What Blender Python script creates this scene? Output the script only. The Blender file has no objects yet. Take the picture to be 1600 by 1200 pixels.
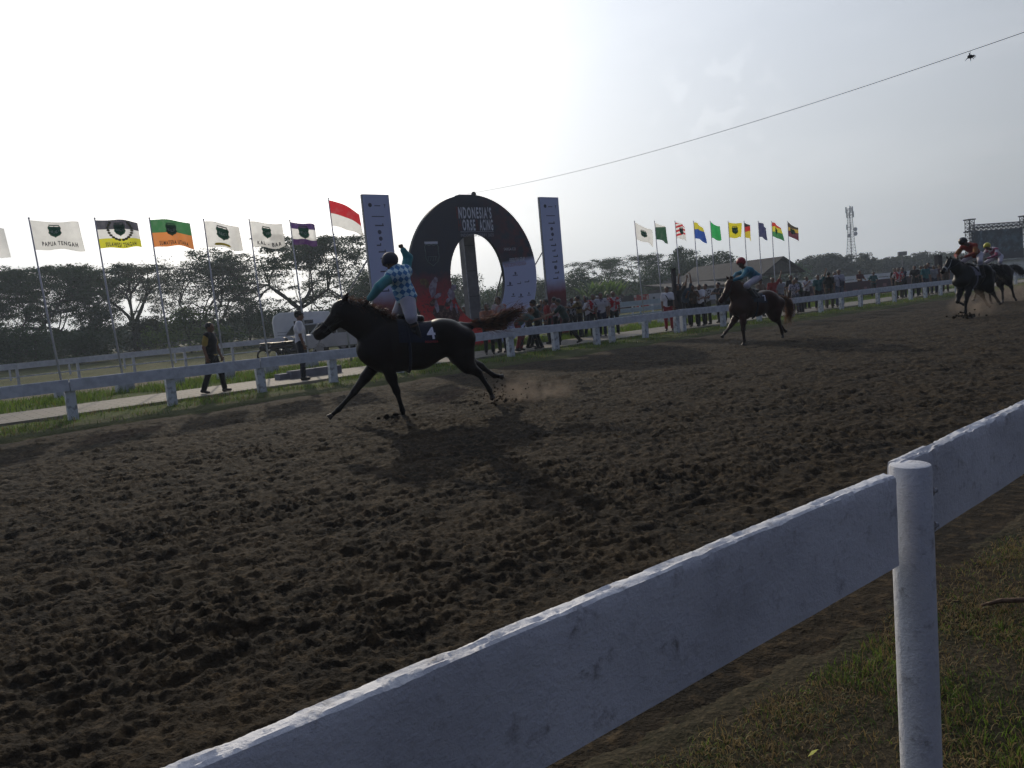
import bpy, math, random
import numpy as np
from mathutils import Vector, Matrix
random.seed(7); rng = np.random.default_rng(7)
R = math.radians
S = bpy.context.scene
COL = S.collection

# ------------------------------------------------------------------ camera, sky, sun
F_PX = 1202.0; PITCH = R(-5.75); ROLL = R(-5.1); EYE = 1.5
cam_d = bpy.data.cameras.new("camera"); cam = bpy.data.objects.new("camera", cam_d); COL.objects.link(cam)
cam_d.sensor_width = 36; cam_d.lens = 36 * F_PX / 1600; cam_d.clip_start = 0.05; cam_d.clip_end = 6000
CM = Matrix.Rotation(math.pi / 2 + PITCH, 4, 'X') @ Matrix.Rotation(ROLL, 4, 'Z')
cam.matrix_world = Matrix.Translation((0, 0, EYE)) @ CM
S.camera = cam
SUN_AZ = R(-17); SUN_EL = R(20.5)           # azimuth from +Y towards +X
sun_dir = Vector((math.sin(SUN_AZ) * math.cos(SUN_EL), math.cos(SUN_AZ) * math.cos(SUN_EL), math.sin(SUN_EL)))
sd = bpy.data.lights.new("sun", 'SUN'); sd.energy = 3.5; sd.angle = R(0.6); sd.color = (1.0, 0.86, 0.66)
so = bpy.data.objects.new("sun", sd); COL.objects.link(so)
so.rotation_euler = sun_dir.to_track_quat('Z', 'Y').to_euler()
def EYE_DIR(px):
    v = CM.to_3x3() @ Vector(((px[0] - 800) / F_PX, -(px[1] - 600) / F_PX, -1.0)); return v.normalized()
W_ = bpy.data.worlds.new("World"); S.world = W_; W_.use_nodes = True
nt = W_.node_tree; nt.nodes.clear()
def N(t, kind, **kw):
    n = t.nodes.new(kind)
    for k, v in kw.items(): setattr(n, k, v)
    return n
sky = N(nt, 'ShaderNodeTexSky', sky_type='NISHITA', sun_disc=False, sun_elevation=SUN_EL, sun_rotation=SUN_AZ)
sky.air_density = 1.0; sky.dust_density = 4.0; sky.ozone_density = 1.5; sky.altitude = 20
tc = N(nt, 'ShaderNodeTexCoord')
dot = N(nt, 'ShaderNodeVectorMath', operation='DOT_PRODUCT'); dot.inputs[1].default_value = sun_dir
nt.links.new(tc.outputs['Generated'], dot.inputs[0])
def mth(t, op, a, b=None, clamp=False):
    n = N(t, 'ShaderNodeMath', operation=op); n.use_clamp = clamp
    for i, x in enumerate((a, b)):
        if x is None: continue
        if isinstance(x, (int, float)): n.inputs[i].default_value = x
        else: t.links.new(x, n.inputs[i])
    return n.outputs[0]
pos = mth(nt, 'MAXIMUM', dot.outputs['Value'], 0.0)
glow = mth(nt, 'MULTIPLY', mth(nt, 'POWER', pos, 16.0), 6.0)            # broad hazy aureole of the low sun
glow = mth(nt, 'ADD', glow, mth(nt, 'MULTIPLY', mth(nt, 'POWER', pos, 60.0), 22.0))
half = mth(nt, 'MULTIPLY', mth(nt, 'ADD', dot.outputs['Value'], 1.0), 0.5)
veil = mth(nt, 'MULTIPLY', mth(nt, 'ADD', mth(nt, 'POWER', half, 3.4), 0.10), 12.4)   # hazy air, brightest towards the sun
ssp = N(nt, 'ShaderNodeSeparateXYZ'); nt.links.new(tc.outputs['Generated'], ssp.inputs[0])
def cmix(fac, A, B):
    n = N(nt, 'ShaderNodeMix', data_type='RGBA')
    for i, x in ((6, A), (7, B)):
        if isinstance(x, tuple): n.inputs[i].default_value = (*x, 1)
        else: nt.links.new(x, n.inputs[i])
    if isinstance(fac, (int, float)): n.inputs[0].default_value = fac
    else: nt.links.new(fac, n.inputs[0])
    return n.outputs[2]
def srange(x, a, b):
    n = N(nt, 'ShaderNodeMapRange'); n.inputs[1].default_value = a; n.inputs[2].default_value = b; nt.links.new(x, n.inputs[0]); return n.outputs[0]
vcol = cmix(srange(ssp.outputs[2], 0.0, 0.55), (0.96, 1.0, 1.02), (0.86, 0.96, 1.14))
vcol = cmix(srange(half, 0.72, 0.45), vcol, (0.66, 0.82, 1.5))
vs = N(nt, 'ShaderNodeVectorMath', operation='SCALE'); nt.links.new(vcol, vs.inputs[0]); nt.links.new(veil, vs.inputs['Scale'])
hzo = cmix(0.88, sky.outputs[0], vs.outputs[0])
gc = N(nt, 'ShaderNodeVectorMath', operation='SCALE'); gc.inputs[0].default_value = (1.0, 0.98, 0.93)
nt.links.new(glow, gc.inputs['Scale'])
# thin clouds
mp = N(nt, 'ShaderNodeMapping'); mp.inputs['Scale'].default_value = (2.2, 2.2, 9.0); nt.links.new(tc.outputs['Generated'], mp.inputs[0])
cn = N(nt, 'ShaderNodeTexNoise'); cn.inputs['Scale'].default_value = 1.6; cn.inputs['Detail'].default_value = 7; cn.inputs['Roughness'].default_value = 0.55
nt.links.new(mp.outputs[0], cn.inputs['Vector'])
cr = N(nt, 'ShaderNodeMapRange'); cr.inputs[1].default_value = 0.5; cr.inputs[2].default_value = 0.8; cr.inputs[3].default_value = 0; cr.inputs[4].default_value = 1.0
nt.links.new(cn.outputs[0], cr.inputs[0])
a1 = N(nt, 'ShaderNodeVectorMath', operation='ADD'); nt.links.new(hzo, a1.inputs[0]); nt.links.new(gc.outputs[0], a1.inputs[1])
cl = N(nt, 'ShaderNodeVectorMath', operation='SCALE'); cl.inputs[0].default_value = (1.0, 0.96, 0.93)
nt.links.new(mth(nt, 'MULTIPLY', cr.outputs[0], 0.9), cl.inputs['Scale'])
a2 = N(nt, 'ShaderNodeVectorMath', operation='ADD'); nt.links.new(a1.outputs[0], a2.inputs[0]); nt.links.new(cl.outputs[0], a2.inputs[1])
pd = EYE_DIR((1120, 165)); dp = N(nt, 'ShaderNodeVectorMath', operation='DOT_PRODUCT'); dp.inputs[1].default_value = pd; nt.links.new(tc.outputs['Generated'], dp.inputs[0])
cp = N(nt, 'ShaderNodeTexNoise'); cp.inputs['Scale'].default_value = 42; cp.inputs['Detail'].default_value = 6; nt.links.new(tc.outputs['Generated'], cp.inputs['Vector'])
puff = mth(nt, 'MULTIPLY', mth(nt, 'MULTIPLY', srange(dp.outputs['Value'], .9955, .9995), srange(cp.outputs[0], .53, .60)), .75)        # small cumulus tops above the flags
pc = N(nt, 'ShaderNodeVectorMath', operation='SCALE'); pc.inputs[0].default_value = (1, .97, .93); nt.links.new(puff, pc.inputs['Scale'])
a3 = N(nt, 'ShaderNodeVectorMath', operation='ADD'); nt.links.new(a2.outputs[0], a3.inputs[0]); nt.links.new(pc.outputs[0], a3.inputs[1]); a2 = a3
bg = N(nt, 'ShaderNodeBackground'); bg.inputs['Strength'].default_value = 0.15
wo = N(nt, 'ShaderNodeOutputWorld'); nt.links.new(a2.outputs[0], bg.inputs[0]); nt.links.new(bg.outputs[0], wo.inputs[0])
S.view_settings.view_transform = 'Standard'; S.view_settings.look = 'None'; S.view_settings.exposure = -1.0; S.view_settings.gamma = 1
S.cycles.max_bounces = 6; S.cycles.transparent_max_bounces = 6; S.cycles.volume_bounces = 0

# ------------------------------------------------------------------ survey helpers
RM = np.array(CM.to_3x3()); EYEP = np.array([0, 0, EYE])
TA = R(51); UV = np.array([math.sin(TA), math.cos(TA), 0]); NV = np.array([-math.cos(TA), math.sin(TA), 0])   # along the track, across it
TROT = math.atan2(UV[1], UV[0])
def ray(x, y):
    d = RM @ np.array([(x - 800) / F_PX, -(y - 600) / F_PX, -1.0]); return d / np.linalg.norm(d)
def g(x, y, z=0.0):
    d = ray(x, y); return EYEP + (z - EYE) / d[2] * d
def plane(x, y, p0, n):
    d = ray(x, y); return EYEP + d * (np.dot(np.array(p0) - EYEP, n) / np.dot(d, n))
def at_v(x, y, v): return plane(x, y, NV * v, NV)
def uz(x, y, v): p = at_v(x, y, v); return float(p @ UV), float(p[2])
def at_dist(x, y, dist):
    d = ray(x, y); return EYEP + d * (dist / math.hypot(d[0], d[1]))
def Wp(u, v, z=0.0): q = UV * u + NV * v; return (float(q[0]), float(q[1]), z)

# ------------------------------------------------------------------ scene helpers
def tag(o, label=None, cat=None, group=None, kind=None):
    if label: o['label'] = label
    if cat: o['category'] = cat
    if group: o['group'] = group
    if kind: o['kind'] = kind
    return o
def thing(name, label, cat, loc=(0, 0, 0), rz=0, group=None):
    o = bpy.data.objects.new(name, None); COL.objects.link(o); o.empty_display_size = 0.2
    o.location = [float(a) for a in loc]; o.rotation_euler = (0, 0, rz)
    return tag(o, label, cat, group)
def link_mesh(name, V, Fc, mats, parent=None, smooth=False, fm=None):
    me = bpy.data.meshes.new(name)
    V = np.asarray(V, dtype=np.float32).reshape(-1, 3)
    if isinstance(Fc, np.ndarray):
        n, k = Fc.shape
        me.vertices.add(len(V)); me.vertices.foreach_set('co', V.ravel())
        me.loops.add(n * k); me.loops.foreach_set('vertex_index', Fc.ravel().astype(np.int32))
        me.polygons.add(n); me.polygons.foreach_set('loop_start', np.arange(0, n * k, k, dtype=np.int32))
        me.update(calc_edges=True)
    else:
        me.from_pydata([tuple(map(float, v)) for v in V], [], [tuple(f) for f in Fc])
    if not isinstance(mats, (list, tuple)): mats = [mats]
    for m in mats: me.materials.append(m)
    if smooth: me.polygons.foreach_set('use_smooth', [True] * len(me.polygons))
    if fm is not None: me.polygons.foreach_set('material_index', np.asarray(fm, dtype=np.int32))
    if smooth == 'sharp': me.set_sharp_from_angle(angle=R(32))
    me.update()
    o = bpy.data.objects.new(name, me); COL.objects.link(o)
    if parent: o.parent = parent
    return o
class MB:
    def __init__(s): s.V = []; s.F = []; s.M = []; s.m = 0
    def add(s, V, Fc):
        b = len(s.V); s.V += [tuple(v) for v in V]; s.F += [tuple(i + b for i in f) for f in Fc]; s.M += [s.m] * len(Fc); return s
    def box(s, c, d, rz=0, rx=0, ry=0):
        M = Matrix.Rotation(rz, 3, 'Z') @ Matrix.Rotation(rx, 3, 'X') @ Matrix.Rotation(ry, 3, 'Y')
        c = [float(a) for a in c]; d = [float(a) for a in d]
        V = [Vector(c) + M @ Vector((x * d[0] / 2, y * d[1] / 2, z * d[2] / 2)) for x in (-1, 1) for y in (-1, 1) for z in (-1, 1)]
        return s.add(V, [(0, 1, 3, 2), (4, 6, 7, 5), (0, 4, 5, 1), (2, 3, 7, 6), (0, 2, 6, 4), (1, 5, 7, 3)])
    def tube(s, pts, rad, n=8, caps=True):
        pts = [Vector([float(a) for a in p]) for p in pts]
        rad = [float(rad)] * len(pts) if isinstance(rad, (int, float)) else [float(r_) for r_ in rad]
        V = []; Fc = []; up = None
        for i, p in enumerate(pts):
            t = (pts[min(i + 1, len(pts) - 1)] - pts[max(i - 1, 0)]).normalized()
            if up is None: up = Vector((0, 0, 1)) if abs(t.z) < .9 else Vector((1, 0, 0))
            a = t.cross(up).normalized(); b = t.cross(a).normalized(); up = -b if False else a.cross(t)
            for k in range(n):
                w = 2 * math.pi * k / n; V.append(p + rad[i] * (math.cos(w) * a + math.sin(w) * b))
        for i in range(len(pts) - 1):
            for k in range(n):
                k2 = (k + 1) % n; Fc.append((i * n + k, (i + 1) * n + k, (i + 1) * n + k2, i * n + k2))
        if caps: Fc += [tuple(range(n)), tuple(reversed(range((len(pts) - 1) * n, len(pts) * n)))]
        return s.add(V, Fc)
    def ell(s, c, r, n=10, m=7, rot=None):
        V = []; Fc = []; c = [float(a) for a in c]; r = [float(a) for a in r]
        for j in range(m + 1):
            th = math.pi * j / m
            for k in range(n):
                w = 2 * math.pi * k / n; v = Vector((r[0] * math.sin(th) * math.cos(w), r[1] * math.sin(th) * math.sin(w), r[2] * math.cos(th)))
                if rot: v = rot @ v
                V.append(Vector(c) + v)
        for j in range(m):
            for k in range(n):
                k2 = (k + 1) % n; Fc.append((j * n + k, (j + 1) * n + k, (j + 1) * n + k2, j * n + k2))
        return s.add(V, Fc)
    def build(s, name, mats, parent=None, smooth=False): return link_mesh(name, s.V, s.F, mats, parent, smooth, s.M)

# ------------------------------------------------------------------ materials
MC = {}
def pm(name, c, c2=None, scale=6.0, rough=0.7, bump=0.0, bscale=None, spec=0.35, metal=0.0, trans=0.0, sheen=0, rng_=(0.35, 0.65), detail=4):
    if name in MC: return MC[name]
    m = bpy.data.materials.new(name); m.use_nodes = True; t = m.node_tree; b = t.nodes['Principled BSDF']
    b.inputs['Roughness'].default_value = rough; b.inputs['Specular IOR Level'].default_value = spec; b.inputs['Metallic'].default_value = metal
    co = N(t, 'ShaderNodeTexCoord')
    if sheen: b.inputs['Sheen Weight'].default_value = sheen
    if c2 is None: c2 = tuple(x * 0.78 for x in c)
    nz = N(t, 'ShaderNodeTexNoise'); nz.inputs['Scale'].default_value = scale; nz.inputs['Detail'].default_value = detail
    t.links.new(co.outputs['Object'], nz.inputs['Vector'])
    mr = N(t, 'ShaderNodeMapRange'); mr.inputs[1].default_value = rng_[0]; mr.inputs[2].default_value = rng_[1]
    t.links.new(nz.outputs[0], mr.inputs[0])
    mx = N(t, 'ShaderNodeMix', data_type='RGBA'); mx.inputs[6].default_value = (*c, 1); mx.inputs[7].default_value = (*c2, 1)
    t.links.new(mr.outputs[0], mx.inputs[0]); t.links.new(mx.outputs[2], b.inputs['Base Color'])
    if bump:
        n2 = N(t, 'ShaderNodeTexNoise'); n2.inputs['Scale'].default_value = bscale or scale * 4; n2.inputs['Detail'].default_value = 5
        t.links.new(co.outputs['Object'], n2.inputs['Vector'])
        bp = N(t, 'ShaderNodeBump'); bp.inputs['Strength'].default_value = min(1, bump); bp.inputs['Distance'].default_value = 0.02
        t.links.new(n2.outputs[0], bp.inputs['Height']); t.links.new(bp.outputs[0], b.inputs['Normal'])
    if trans:
        out = t.nodes['Material Output']; tr = N(t, 'ShaderNodeBsdfTranslucent'); mix = N(t, 'ShaderNodeMixShader'); mix.inputs[0].default_value = trans
        t.links.new(mx.outputs[2], tr.inputs[0]); t.links.new(b.outputs[0], mix.inputs[1]); t.links.new(tr.outputs[0], mix.inputs[2]); t.links.new(mix.outputs[0], out.inputs[0])
    MC[name] = m; return m
def colmix(t, fac, a, b):
    mx = N(t, 'ShaderNodeMix', data_type='RGBA')
    for i, x in ((6, a), (7, b)):
        if isinstance(x, tuple): mx.inputs[i].default_value = (*x, 1)
        else: t.links.new(x, mx.inputs[i])
    if isinstance(fac, (int, float)): mx.inputs[0].default_value = fac
    else: t.links.new(fac, mx.inputs[0])
    return mx.outputs[2]
def step(t, x, a, b):
    mr = N(t, 'ShaderNodeMapRange'); mr.inputs[1].default_value = a; mr.inputs[2].default_value = b; t.links.new(x, mr.inputs[0]); return mr.outputs[0]
def newmat(name, rough=0.8, spec=0.3):
    m = bpy.data.materials.new(name); m.use_nodes = True; t = m.node_tree; b = t.nodes['Principled BSDF']
    b.inputs['Roughness'].default_value = rough; b.inputs['Specular IOR Level'].default_value = spec
    co = N(t, 'ShaderNodeTexCoord'); sp = N(t, 'ShaderNodeSeparateXYZ'); t.links.new(co.outputs['Object'], sp.inputs[0])
    return m, t, b, co, sp
def noise(t, co, scale, detail=4, rough=0.55, out='Object'):
    n = N(t, 'ShaderNodeTexNoise'); n.inputs['Scale'].default_value = scale; n.inputs['Detail'].default_value = detail; n.inputs['Roughness'].default_value = rough
    t.links.new(co.outputs[out] if hasattr(co, 'outputs') else co, n.inputs['Vector']); return n.outputs[0]
def bumpn(t, b, h, strength, dist):
    bp = N(t, 'ShaderNodeBump'); bp.inputs['Strength'].default_value = strength; bp.inputs['Distance'].default_value = dist
    t.links.new(h, bp.inputs['Height']); t.links.new(bp.outputs[0], b.inputs['Normal'])

# ------------------------------------------------------------------ numpy noise
PERM = rng.permutation(256); PERM = np.concatenate([PERM, PERM]); GR = rng.uniform(0, 2 * math.pi, 256)
def pn(x, y):
    xi = np.floor(x).astype(np.int64); yi = np.floor(y).astype(np.int64); xf = x - xi; yf = y - yi
    u = xf * xf * (3 - 2 * xf); v = yf * yf * (3 - 2 * yf)
    def gd(ix, iy, dx, dy):
        a = GR[PERM[PERM[ix & 255] + (iy & 255)]]; return np.cos(a) * dx + np.sin(a) * dy
    n00 = gd(xi, yi, xf, yf); n10 = gd(xi + 1, yi, xf - 1, yf); n01 = gd(xi, yi + 1, xf, yf - 1); n11 = gd(xi + 1, yi + 1, xf - 1, yf - 1)
    return (n00 * (1 - u) + n10 * u) * (1 - v) + (n01 * (1 - u) + n11 * u) * v
def fbm(x, y, o=4, f=1.0, g_=0.5):
    r = np.zeros_like(x, dtype=float); a = 1.0
    for i in range(o): r += a * pn(x * f + 17.3 * i, y * f - 9.1 * i); a *= g_; f *= 2.03
    return r
def ridged(x, y, o=4, f=1.0):
    r = np.zeros_like(x, dtype=float); a = 1.0
    for i in range(o): r += a * (0.5 - np.abs(pn(x * f + 5.7 * i, y * f + 3.1 * i)) * 2); a *= 0.55; f *= 2.1
    return r
def craters(x, y, cell, seed=0, p=0.7):
    gx = np.floor(x / cell).astype(np.int64); gy = np.floor(y / cell).astype(np.int64); out = np.zeros_like(x, dtype=float)
    for dx in (-1, 0, 1):
        for dy in (-1, 0, 1):
            ix = gx + dx; iy = gy + dy
            h1 = PERM[PERM[(ix + seed) & 255] + (iy & 255)]; h2 = PERM[(h1 + 37) & 255]; h3 = PERM[(h1 + 91) & 255]; h4 = PERM[(h1 + 143) & 255]
            cx = (ix + h1 / 256) * cell; cy = (iy + h2 / 256) * cell; r = cell * (0.22 + 0.16 * h3 / 256)
            an = h4 / 256 * 3.14; c = np.cos(an); s = np.sin(an)
            ex = (x - cx) * c + (y - cy) * s; ey = (-(x - cx) * s + (y - cy) * c) * 1.35
            d = np.sqrt(ex * ex + ey * ey) / r
            prof = np.where(d < 1, -(1 - d * d), 0) + 0.55 * np.exp(-((d - 1.15) / 0.28) ** 2)
            out += prof * (h4 < 256 * p) * r
    return out
def track_h(x, y):
    u = x * UV[0] + y * UV[1]; v = x * NV[0] + y * NV[1]
    A = np.clip((v - 1.9) / 1.6, 0.22, 1.0) * np.clip((15.6 - v) / 1.2, 0.3, 1.0)
    wx = x + 0.12 * fbm(x, y, 2, 2.3); wy = y + 0.12 * fbm(y + 31, x, 2, 2.3)
    h = 0.045 * fbm(x, y, 3, 0.5) + A * (0.020 * ridged(u * 1.1 + wx * .3, v * 4.2 + wy * .8, 3, 1.0) + 0.016 * ridged(u * 3.0, v * 11 + wx, 3, 1.0) + 0.032 * fbm(wx, wy, 3, 2.6) + 0.022 * ridged(wx, wy, 4, 5.5) + 0.09 * craters(wx, wy, 0.50, 0, .35) + 0.12 * craters(wx + 3.3, wy + 1.7, 0.27, 57, 0.6) + 0.034 * ridged(wy + 9, wx, 3, 10.0) * np.clip(.5 + 1.5 * fbm(x, y, 2, .9), .1, 1.3) + 0.016 * ridged(x + .05 * wy, y, 3, 21.0) + 0.006 * fbm(x, y, 2, 60.0))
    return h * 0.85
def polar_grid(r0, r1, step_, a0, a1, na):
    nr = int(math.log(r1 / r0) / step_) + 1
    r = r0 * np.exp(np.linspace(0, math.log(r1 / r0), nr)); a = np.radians(np.linspace(a0, a1, na))
    rr, aa = np.meshgrid(r, a, indexing='ij'); x = rr * np.sin(aa); y = rr * np.cos(aa)
    idx = np.arange(nr * na).reshape(nr, na)
    Fc = np.stack([idx[:-1, :-1], idx[:-1, 1:], idx[1:, 1:], idx[1:, :-1]], -1).reshape(-1, 4)[:, ::-1]
    return x.ravel(), y.ravel(), Fc
def compact(V, Fc, keep):
    Fc = Fc[keep]; used = np.unique(Fc); m = np.zeros(len(V), dtype=np.int64); m[used] = np.arange(len(used)); return V[used], m[Fc]

# ------------------------------------------------------------------ THE SETTING
# base ground to the horizon
m, t, b, co, sp = newmat("far_field", 0.95, 0.1)
n1 = noise(t, co, 0.05, 6); n2 = noise(t, co, 0.9, 5)
c = colmix(t, step(t, n1, 0.42, 0.58), (0.075, 0.085, 0.03), (0.13, 0.11, 0.065)); c = colmix(t, step(t, n2, 0.4, 0.7), c, (0.05, 0.065, 0.02))
t.links.new(c, b.inputs['Base Color']); bumpn(t, b, n2, 1.0, 0.15)
L = 3500
o = link_mesh('ground', [(-L, -L, -.12), (L, -L, -.12), (L, L, -.12), (-L, L, -.12)], [(0, 1, 2, 3)], m); tag(o, kind='structure')

# race track: loose dark sand, trampled
m, t, b, co, sp = newmat("track_sand", 0.95, 0.12)
n1 = noise(t, co, 1.3, 6); n2 = noise(t, co, 14, 6); n3 = noise(t, co, 70, 4)
c = colmix(t, step(t, n1, 0.4, 0.62), (0.0155, 0.012, 0.0075), (0.033, 0.0235, 0.013)); c = colmix(t, step(t, n2, 0.5, 0.75), c, (0.086, 0.059, 0.031)); c = colmix(t, step(t, n3, 0.58, 0.7), c, (0.012, 0.011, 0.010))
t.links.new(c, b.inputs['Base Color'])
hh = mth(t, 'ADD', n2, mth(t, 'MULTIPLY', n3, 0.5)); bumpn(t, b, hh, 0.9, 0.03)
SAND = m
x, y, Fc = polar_grid(0.9, 150, 0.0046, -50, 62, 900)
v = x * NV[0] + y * NV[1]; z = track_h(x, y) - 0.015
V = np.stack([x, y, z], 1); fv = v[Fc].mean(1)
V2, F2 = compact(V, Fc, (fv > -0.8) & (fv < 16.8))
o = link_mesh('race_track', V2, F2, SAND, smooth=True); tag(o, kind='structure')

# far verge, path border, field: one sheet, zones in the ground's own cover
m, t, b, co, sp = newmat("verge_cover", 0.95, 0.1)
vv = sp.outputs[1]; n1 = noise(t, co, 0.8, 6); n2 = noise(t, co, 5, 6); n3 = noise(t, co, 26, 5)
wob = mth(t, 'ADD', vv, mth(t, 'MULTIPLY', mth(t, 'SUBTRACT', n1, 0.5), 2.6))
grass = colmix(t, step(t, n2, 0.4, 0.62), (0.055, 0.085, 0.018), (0.10, 0.125, 0.03)); dirt = colmix(t, step(t, n3, 0.4, 0.65), (0.15, 0.125, 0.09), (0.24, 0.20, 0.15))
c = colmix(t, step(t, wob, 16.3, 17.1), colmix(t, step(t, n3, .45, .6), (0.075, 0.075, 0.03), (0.045, 0.06, 0.02)), grass)
c = colmix(t, step(t, wob, 25.6, 26.4), c, dirt); c = colmix(t, step(t, wob, 31.0, 32.5), c, colmix(t, step(t, n2, .45, .6), (0.07, 0.085, 0.028), (0.13, 0.12, 0.05)))
c = colmix(t, step(t, n2, 0.66, 0.72), c, dirt)
t.links.new(c, b.inputs['Base Color']); bumpn(t, b, mth(t, 'ADD', n2, n3), 1.0, 0.06)
us = np.concatenate([np.linspace(-45, 60, 700), np.linspace(60.5, 190, 120)]); vs = np.concatenate([np.linspace(14.6, 26, 130), np.linspace(26.5, 75, 50)])
ug, vg = np.meshgrid(us, vs, indexing='ij'); e = 15.45 + 0.35 * fbm(ug, vg * 0.3, 4, 0.45)
hg = 0.03 + 0.03 * fbm(ug, vg, 4, 1.2) - 0.14 * np.clip((e - vg) / 0.5, 0, 1)
hg = np.where((vg > 18.2) & (vg < 21.6), np.minimum(hg, 0.01), hg)
idx = np.arange(ug.size).reshape(ug.shape); Fc = np.stack([idx[:-1, :-1], idx[1:, :-1], idx[1:, 1:], idx[:-1, 1:]], -1).reshape(-1, 4)
o = link_mesh('grass_verge', np.stack([ug.ravel(), vg.ravel(), hg.ravel()], 1), Fc, m, smooth=True); o.rotation_euler.z = TROT; tag(o, kind='structure')

# near verge where the photographer stands
m, t, b, co, sp = newmat("near_soil", 0.95, 0.1)
n1 = noise(t, co, 2.5, 6); n3 = noise(t, co, 40, 5)
c = colmix(t, step(t, n1, 0.4, 0.62), (0.045, 0.036, 0.022), (0.03, 0.028, 0.015)); c = colmix(t, step(t, n3, 0.5, 0.7), c, (0.08, 0.062, 0.036)); t.links.new(c, b.inputs['Base Color']); bumpn(t, b, n3, 1, 0.02)
us = np.concatenate([np.linspace(-12, -.5, 60)[:-1], np.linspace(-.5, 9, 800), np.linspace(9, 30, 150)[1:]]); vs = np.concatenate([np.linspace(-8, -1.6, 40)[:-1], np.linspace(-1.6, 2.3, 320)]); ug, vg = np.meshgrid(us, vs, indexing='ij')
edge_n = lambda u, v: 1.52 + 0.16 * fbm(u, v * 0.2, 4, 0.9)
hg = -0.005 + 0.012 * fbm(ug, vg, 4, 2.5) + 0.007 * ridged(ug, vg, 4, 9.0) - 0.10 * np.clip((vg - edge_n(ug, vg) - .15) / 0.4, 0, 1)
idx = np.arange(ug.size).reshape(ug.shape); Fc = np.stack([idx[:-1, :-1], idx[1:, :-1], idx[1:, 1:], idx[:-1, 1:]], -1).reshape(-1, 4)
o = link_mesh('near_verge', np.stack([ug.ravel(), vg.ravel(), hg.ravel()], 1), Fc, m, smooth=True); o.rotation_euler.z = TROT; tag(o, kind='structure')

# paved path
m, t, b, co, sp = newmat("paving", 0.8, 0.3)
br = N(t, 'ShaderNodeTexBrick'); br.inputs['Scale'].default_value = 1.0; br.inputs['Brick Width'].default_value = 0.42; br.inputs['Row Height'].default_value = 0.21; br.inputs['Mortar Size'].default_value = 0.02
br.inputs['Color1'].default_value = (0.20, 0.18, 0.155, 1); br.inputs['Color2'].default_value = (0.15, 0.135, 0.12, 1); br.inputs['Mortar'].default_value = (0.07, 0.065, 0.05, 1); t.links.new(co.outputs['Object'], br.inputs[0])
n1 = noise(t, co, 3, 6); c = colmix(t, step(t, n1, 0.45, 0.7), br.outputs[0], (0.13, 0.115, 0.085)); t.links.new(c, b.inputs['Base Color']); bumpn(t, b, br.outputs[1], -0.7, 0.01)
mb = MB(); mb.box((60, 19.9, 0.0), (200, 3.0, 0.12)); o = mb.build('paved_path', m); o.rotation_euler.z = TROT; tag(o, kind='structure')
mb = MB(); mb.box((60, 18.32, 0.01), (200, 0.12, 0.14)); o = mb.build('path_kerb', pm('kerb_concrete', (0.28, 0.26, 0.23), (0.16, 0.15, 0.13), 3, 0.9, 0.6, 20)); o.rotation_euler.z = TROT; tag(o, kind='structure')

# grass blades
def blades(name, P, hgt, wid, cols, lean=0.5, label=None):
    n = len(P); a = rng.uniform(0, 2 * math.pi, n); h = hgt * rng.uniform(0.4, 1.3, n); w = wid * rng.uniform(0.6, 1.3, n)
    dx = np.cos(a); dy = np.sin(a); la = rng.uniform(0, 2 * math.pi, n); lm = lean * h * rng.uniform(0.2, 1.4, n)
    V = np.zeros((n, 5, 3)); V[:, 0] = P + np.stack([-dx * w, -dy * w, 0 * w], 1); V[:, 1] = P + np.stack([dx * w, dy * w, 0 * w], 1)
    mid = P + np.stack([np.cos(la) * lm * .35, np.sin(la) * lm * .35, h * 0.6], 1)
    V[:, 2] = mid + np.stack([dx * w * .7, dy * w * .7, 0 * w], 1); V[:, 3] = mid - np.stack([dx * w * .7, dy * w * .7, 0 * w], 1)
    V[:, 4] = P + np.stack([np.cos(la) * lm, np.sin(la) * lm, h * np.clip(1.15 - lm / h * .4, .3, 1)], 1)
    b0 = np.arange(n)[:, None] * 5
    Fc = np.concatenate([b0 + np.array([0, 1, 2]), b0 + np.array([0, 2, 3]), b0 + np.array([3, 2, 4])], 0)
    fm = np.tile(rng.choice(len(cols), n, p=[c[1] for c in cols]), 3)
    o = link_mesh(name, V.reshape(-1, 3), Fc, [c[0] for c in cols], fm=fm); return tag(o, label, 'grass', kind='stuff')
GREENB = pm('grass_green', (0.15, 0.23, 0.03), (0.09, 0.15, 0.025), 3, 0.6, trans=0.5); GDARK = pm('grass_dark', (0.04, 0.075, 0.015), (0.055, 0.09, 0.02), 3, 0.6, trans=0.35)
GDRY = pm('grass_dry', (0.30, 0.22, 0.09), (0.19, 0.13, 0.06), 3, 0.7, trans=0.35)
def uvpts(n, u0, u1, v0, v1, dens=None, z=0.03):
    u = rng.uniform(u0, u1, n); v = rng.uniform(v0, v1, n)
    if dens is not None: k = dens(u, v) > rng.uniform(0, 1, n); u = u[k]; v = v[k]
    return UV * u[:, None] + NV * v[:, None] + np.array([0, 0, 1]) * z
P = uvpts(520000, 0.2, 10, -1.6, 1.75, lambda u, v: np.clip((edge_n(u, v) + 0.10 - v) / 0.10, 0, 1) * np.clip(0.55 + 1.6 * fbm(u, v, 3, 1.6), 0.25, 1) * np.clip(1.25 - u / 12, .2, 1), -0.01)
d = fbm(P[:, 0], P[:, 1], 3, 1.1)
blades('grass', P[d > 0.06], 0.042, 0.0018, [(GREENB, .40), (GDARK, .27), (GDRY, .33)], 0.9, 'short green and straw grass growing on the near verge by the rail')
blades('dry_grass', P[d <= 0.06], 0.034, 0.0018, [(GREENB, .12), (GDARK, .20), (GDRY, .68)], 1.2, 'patchy dry brown grass under the near rail')
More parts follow.
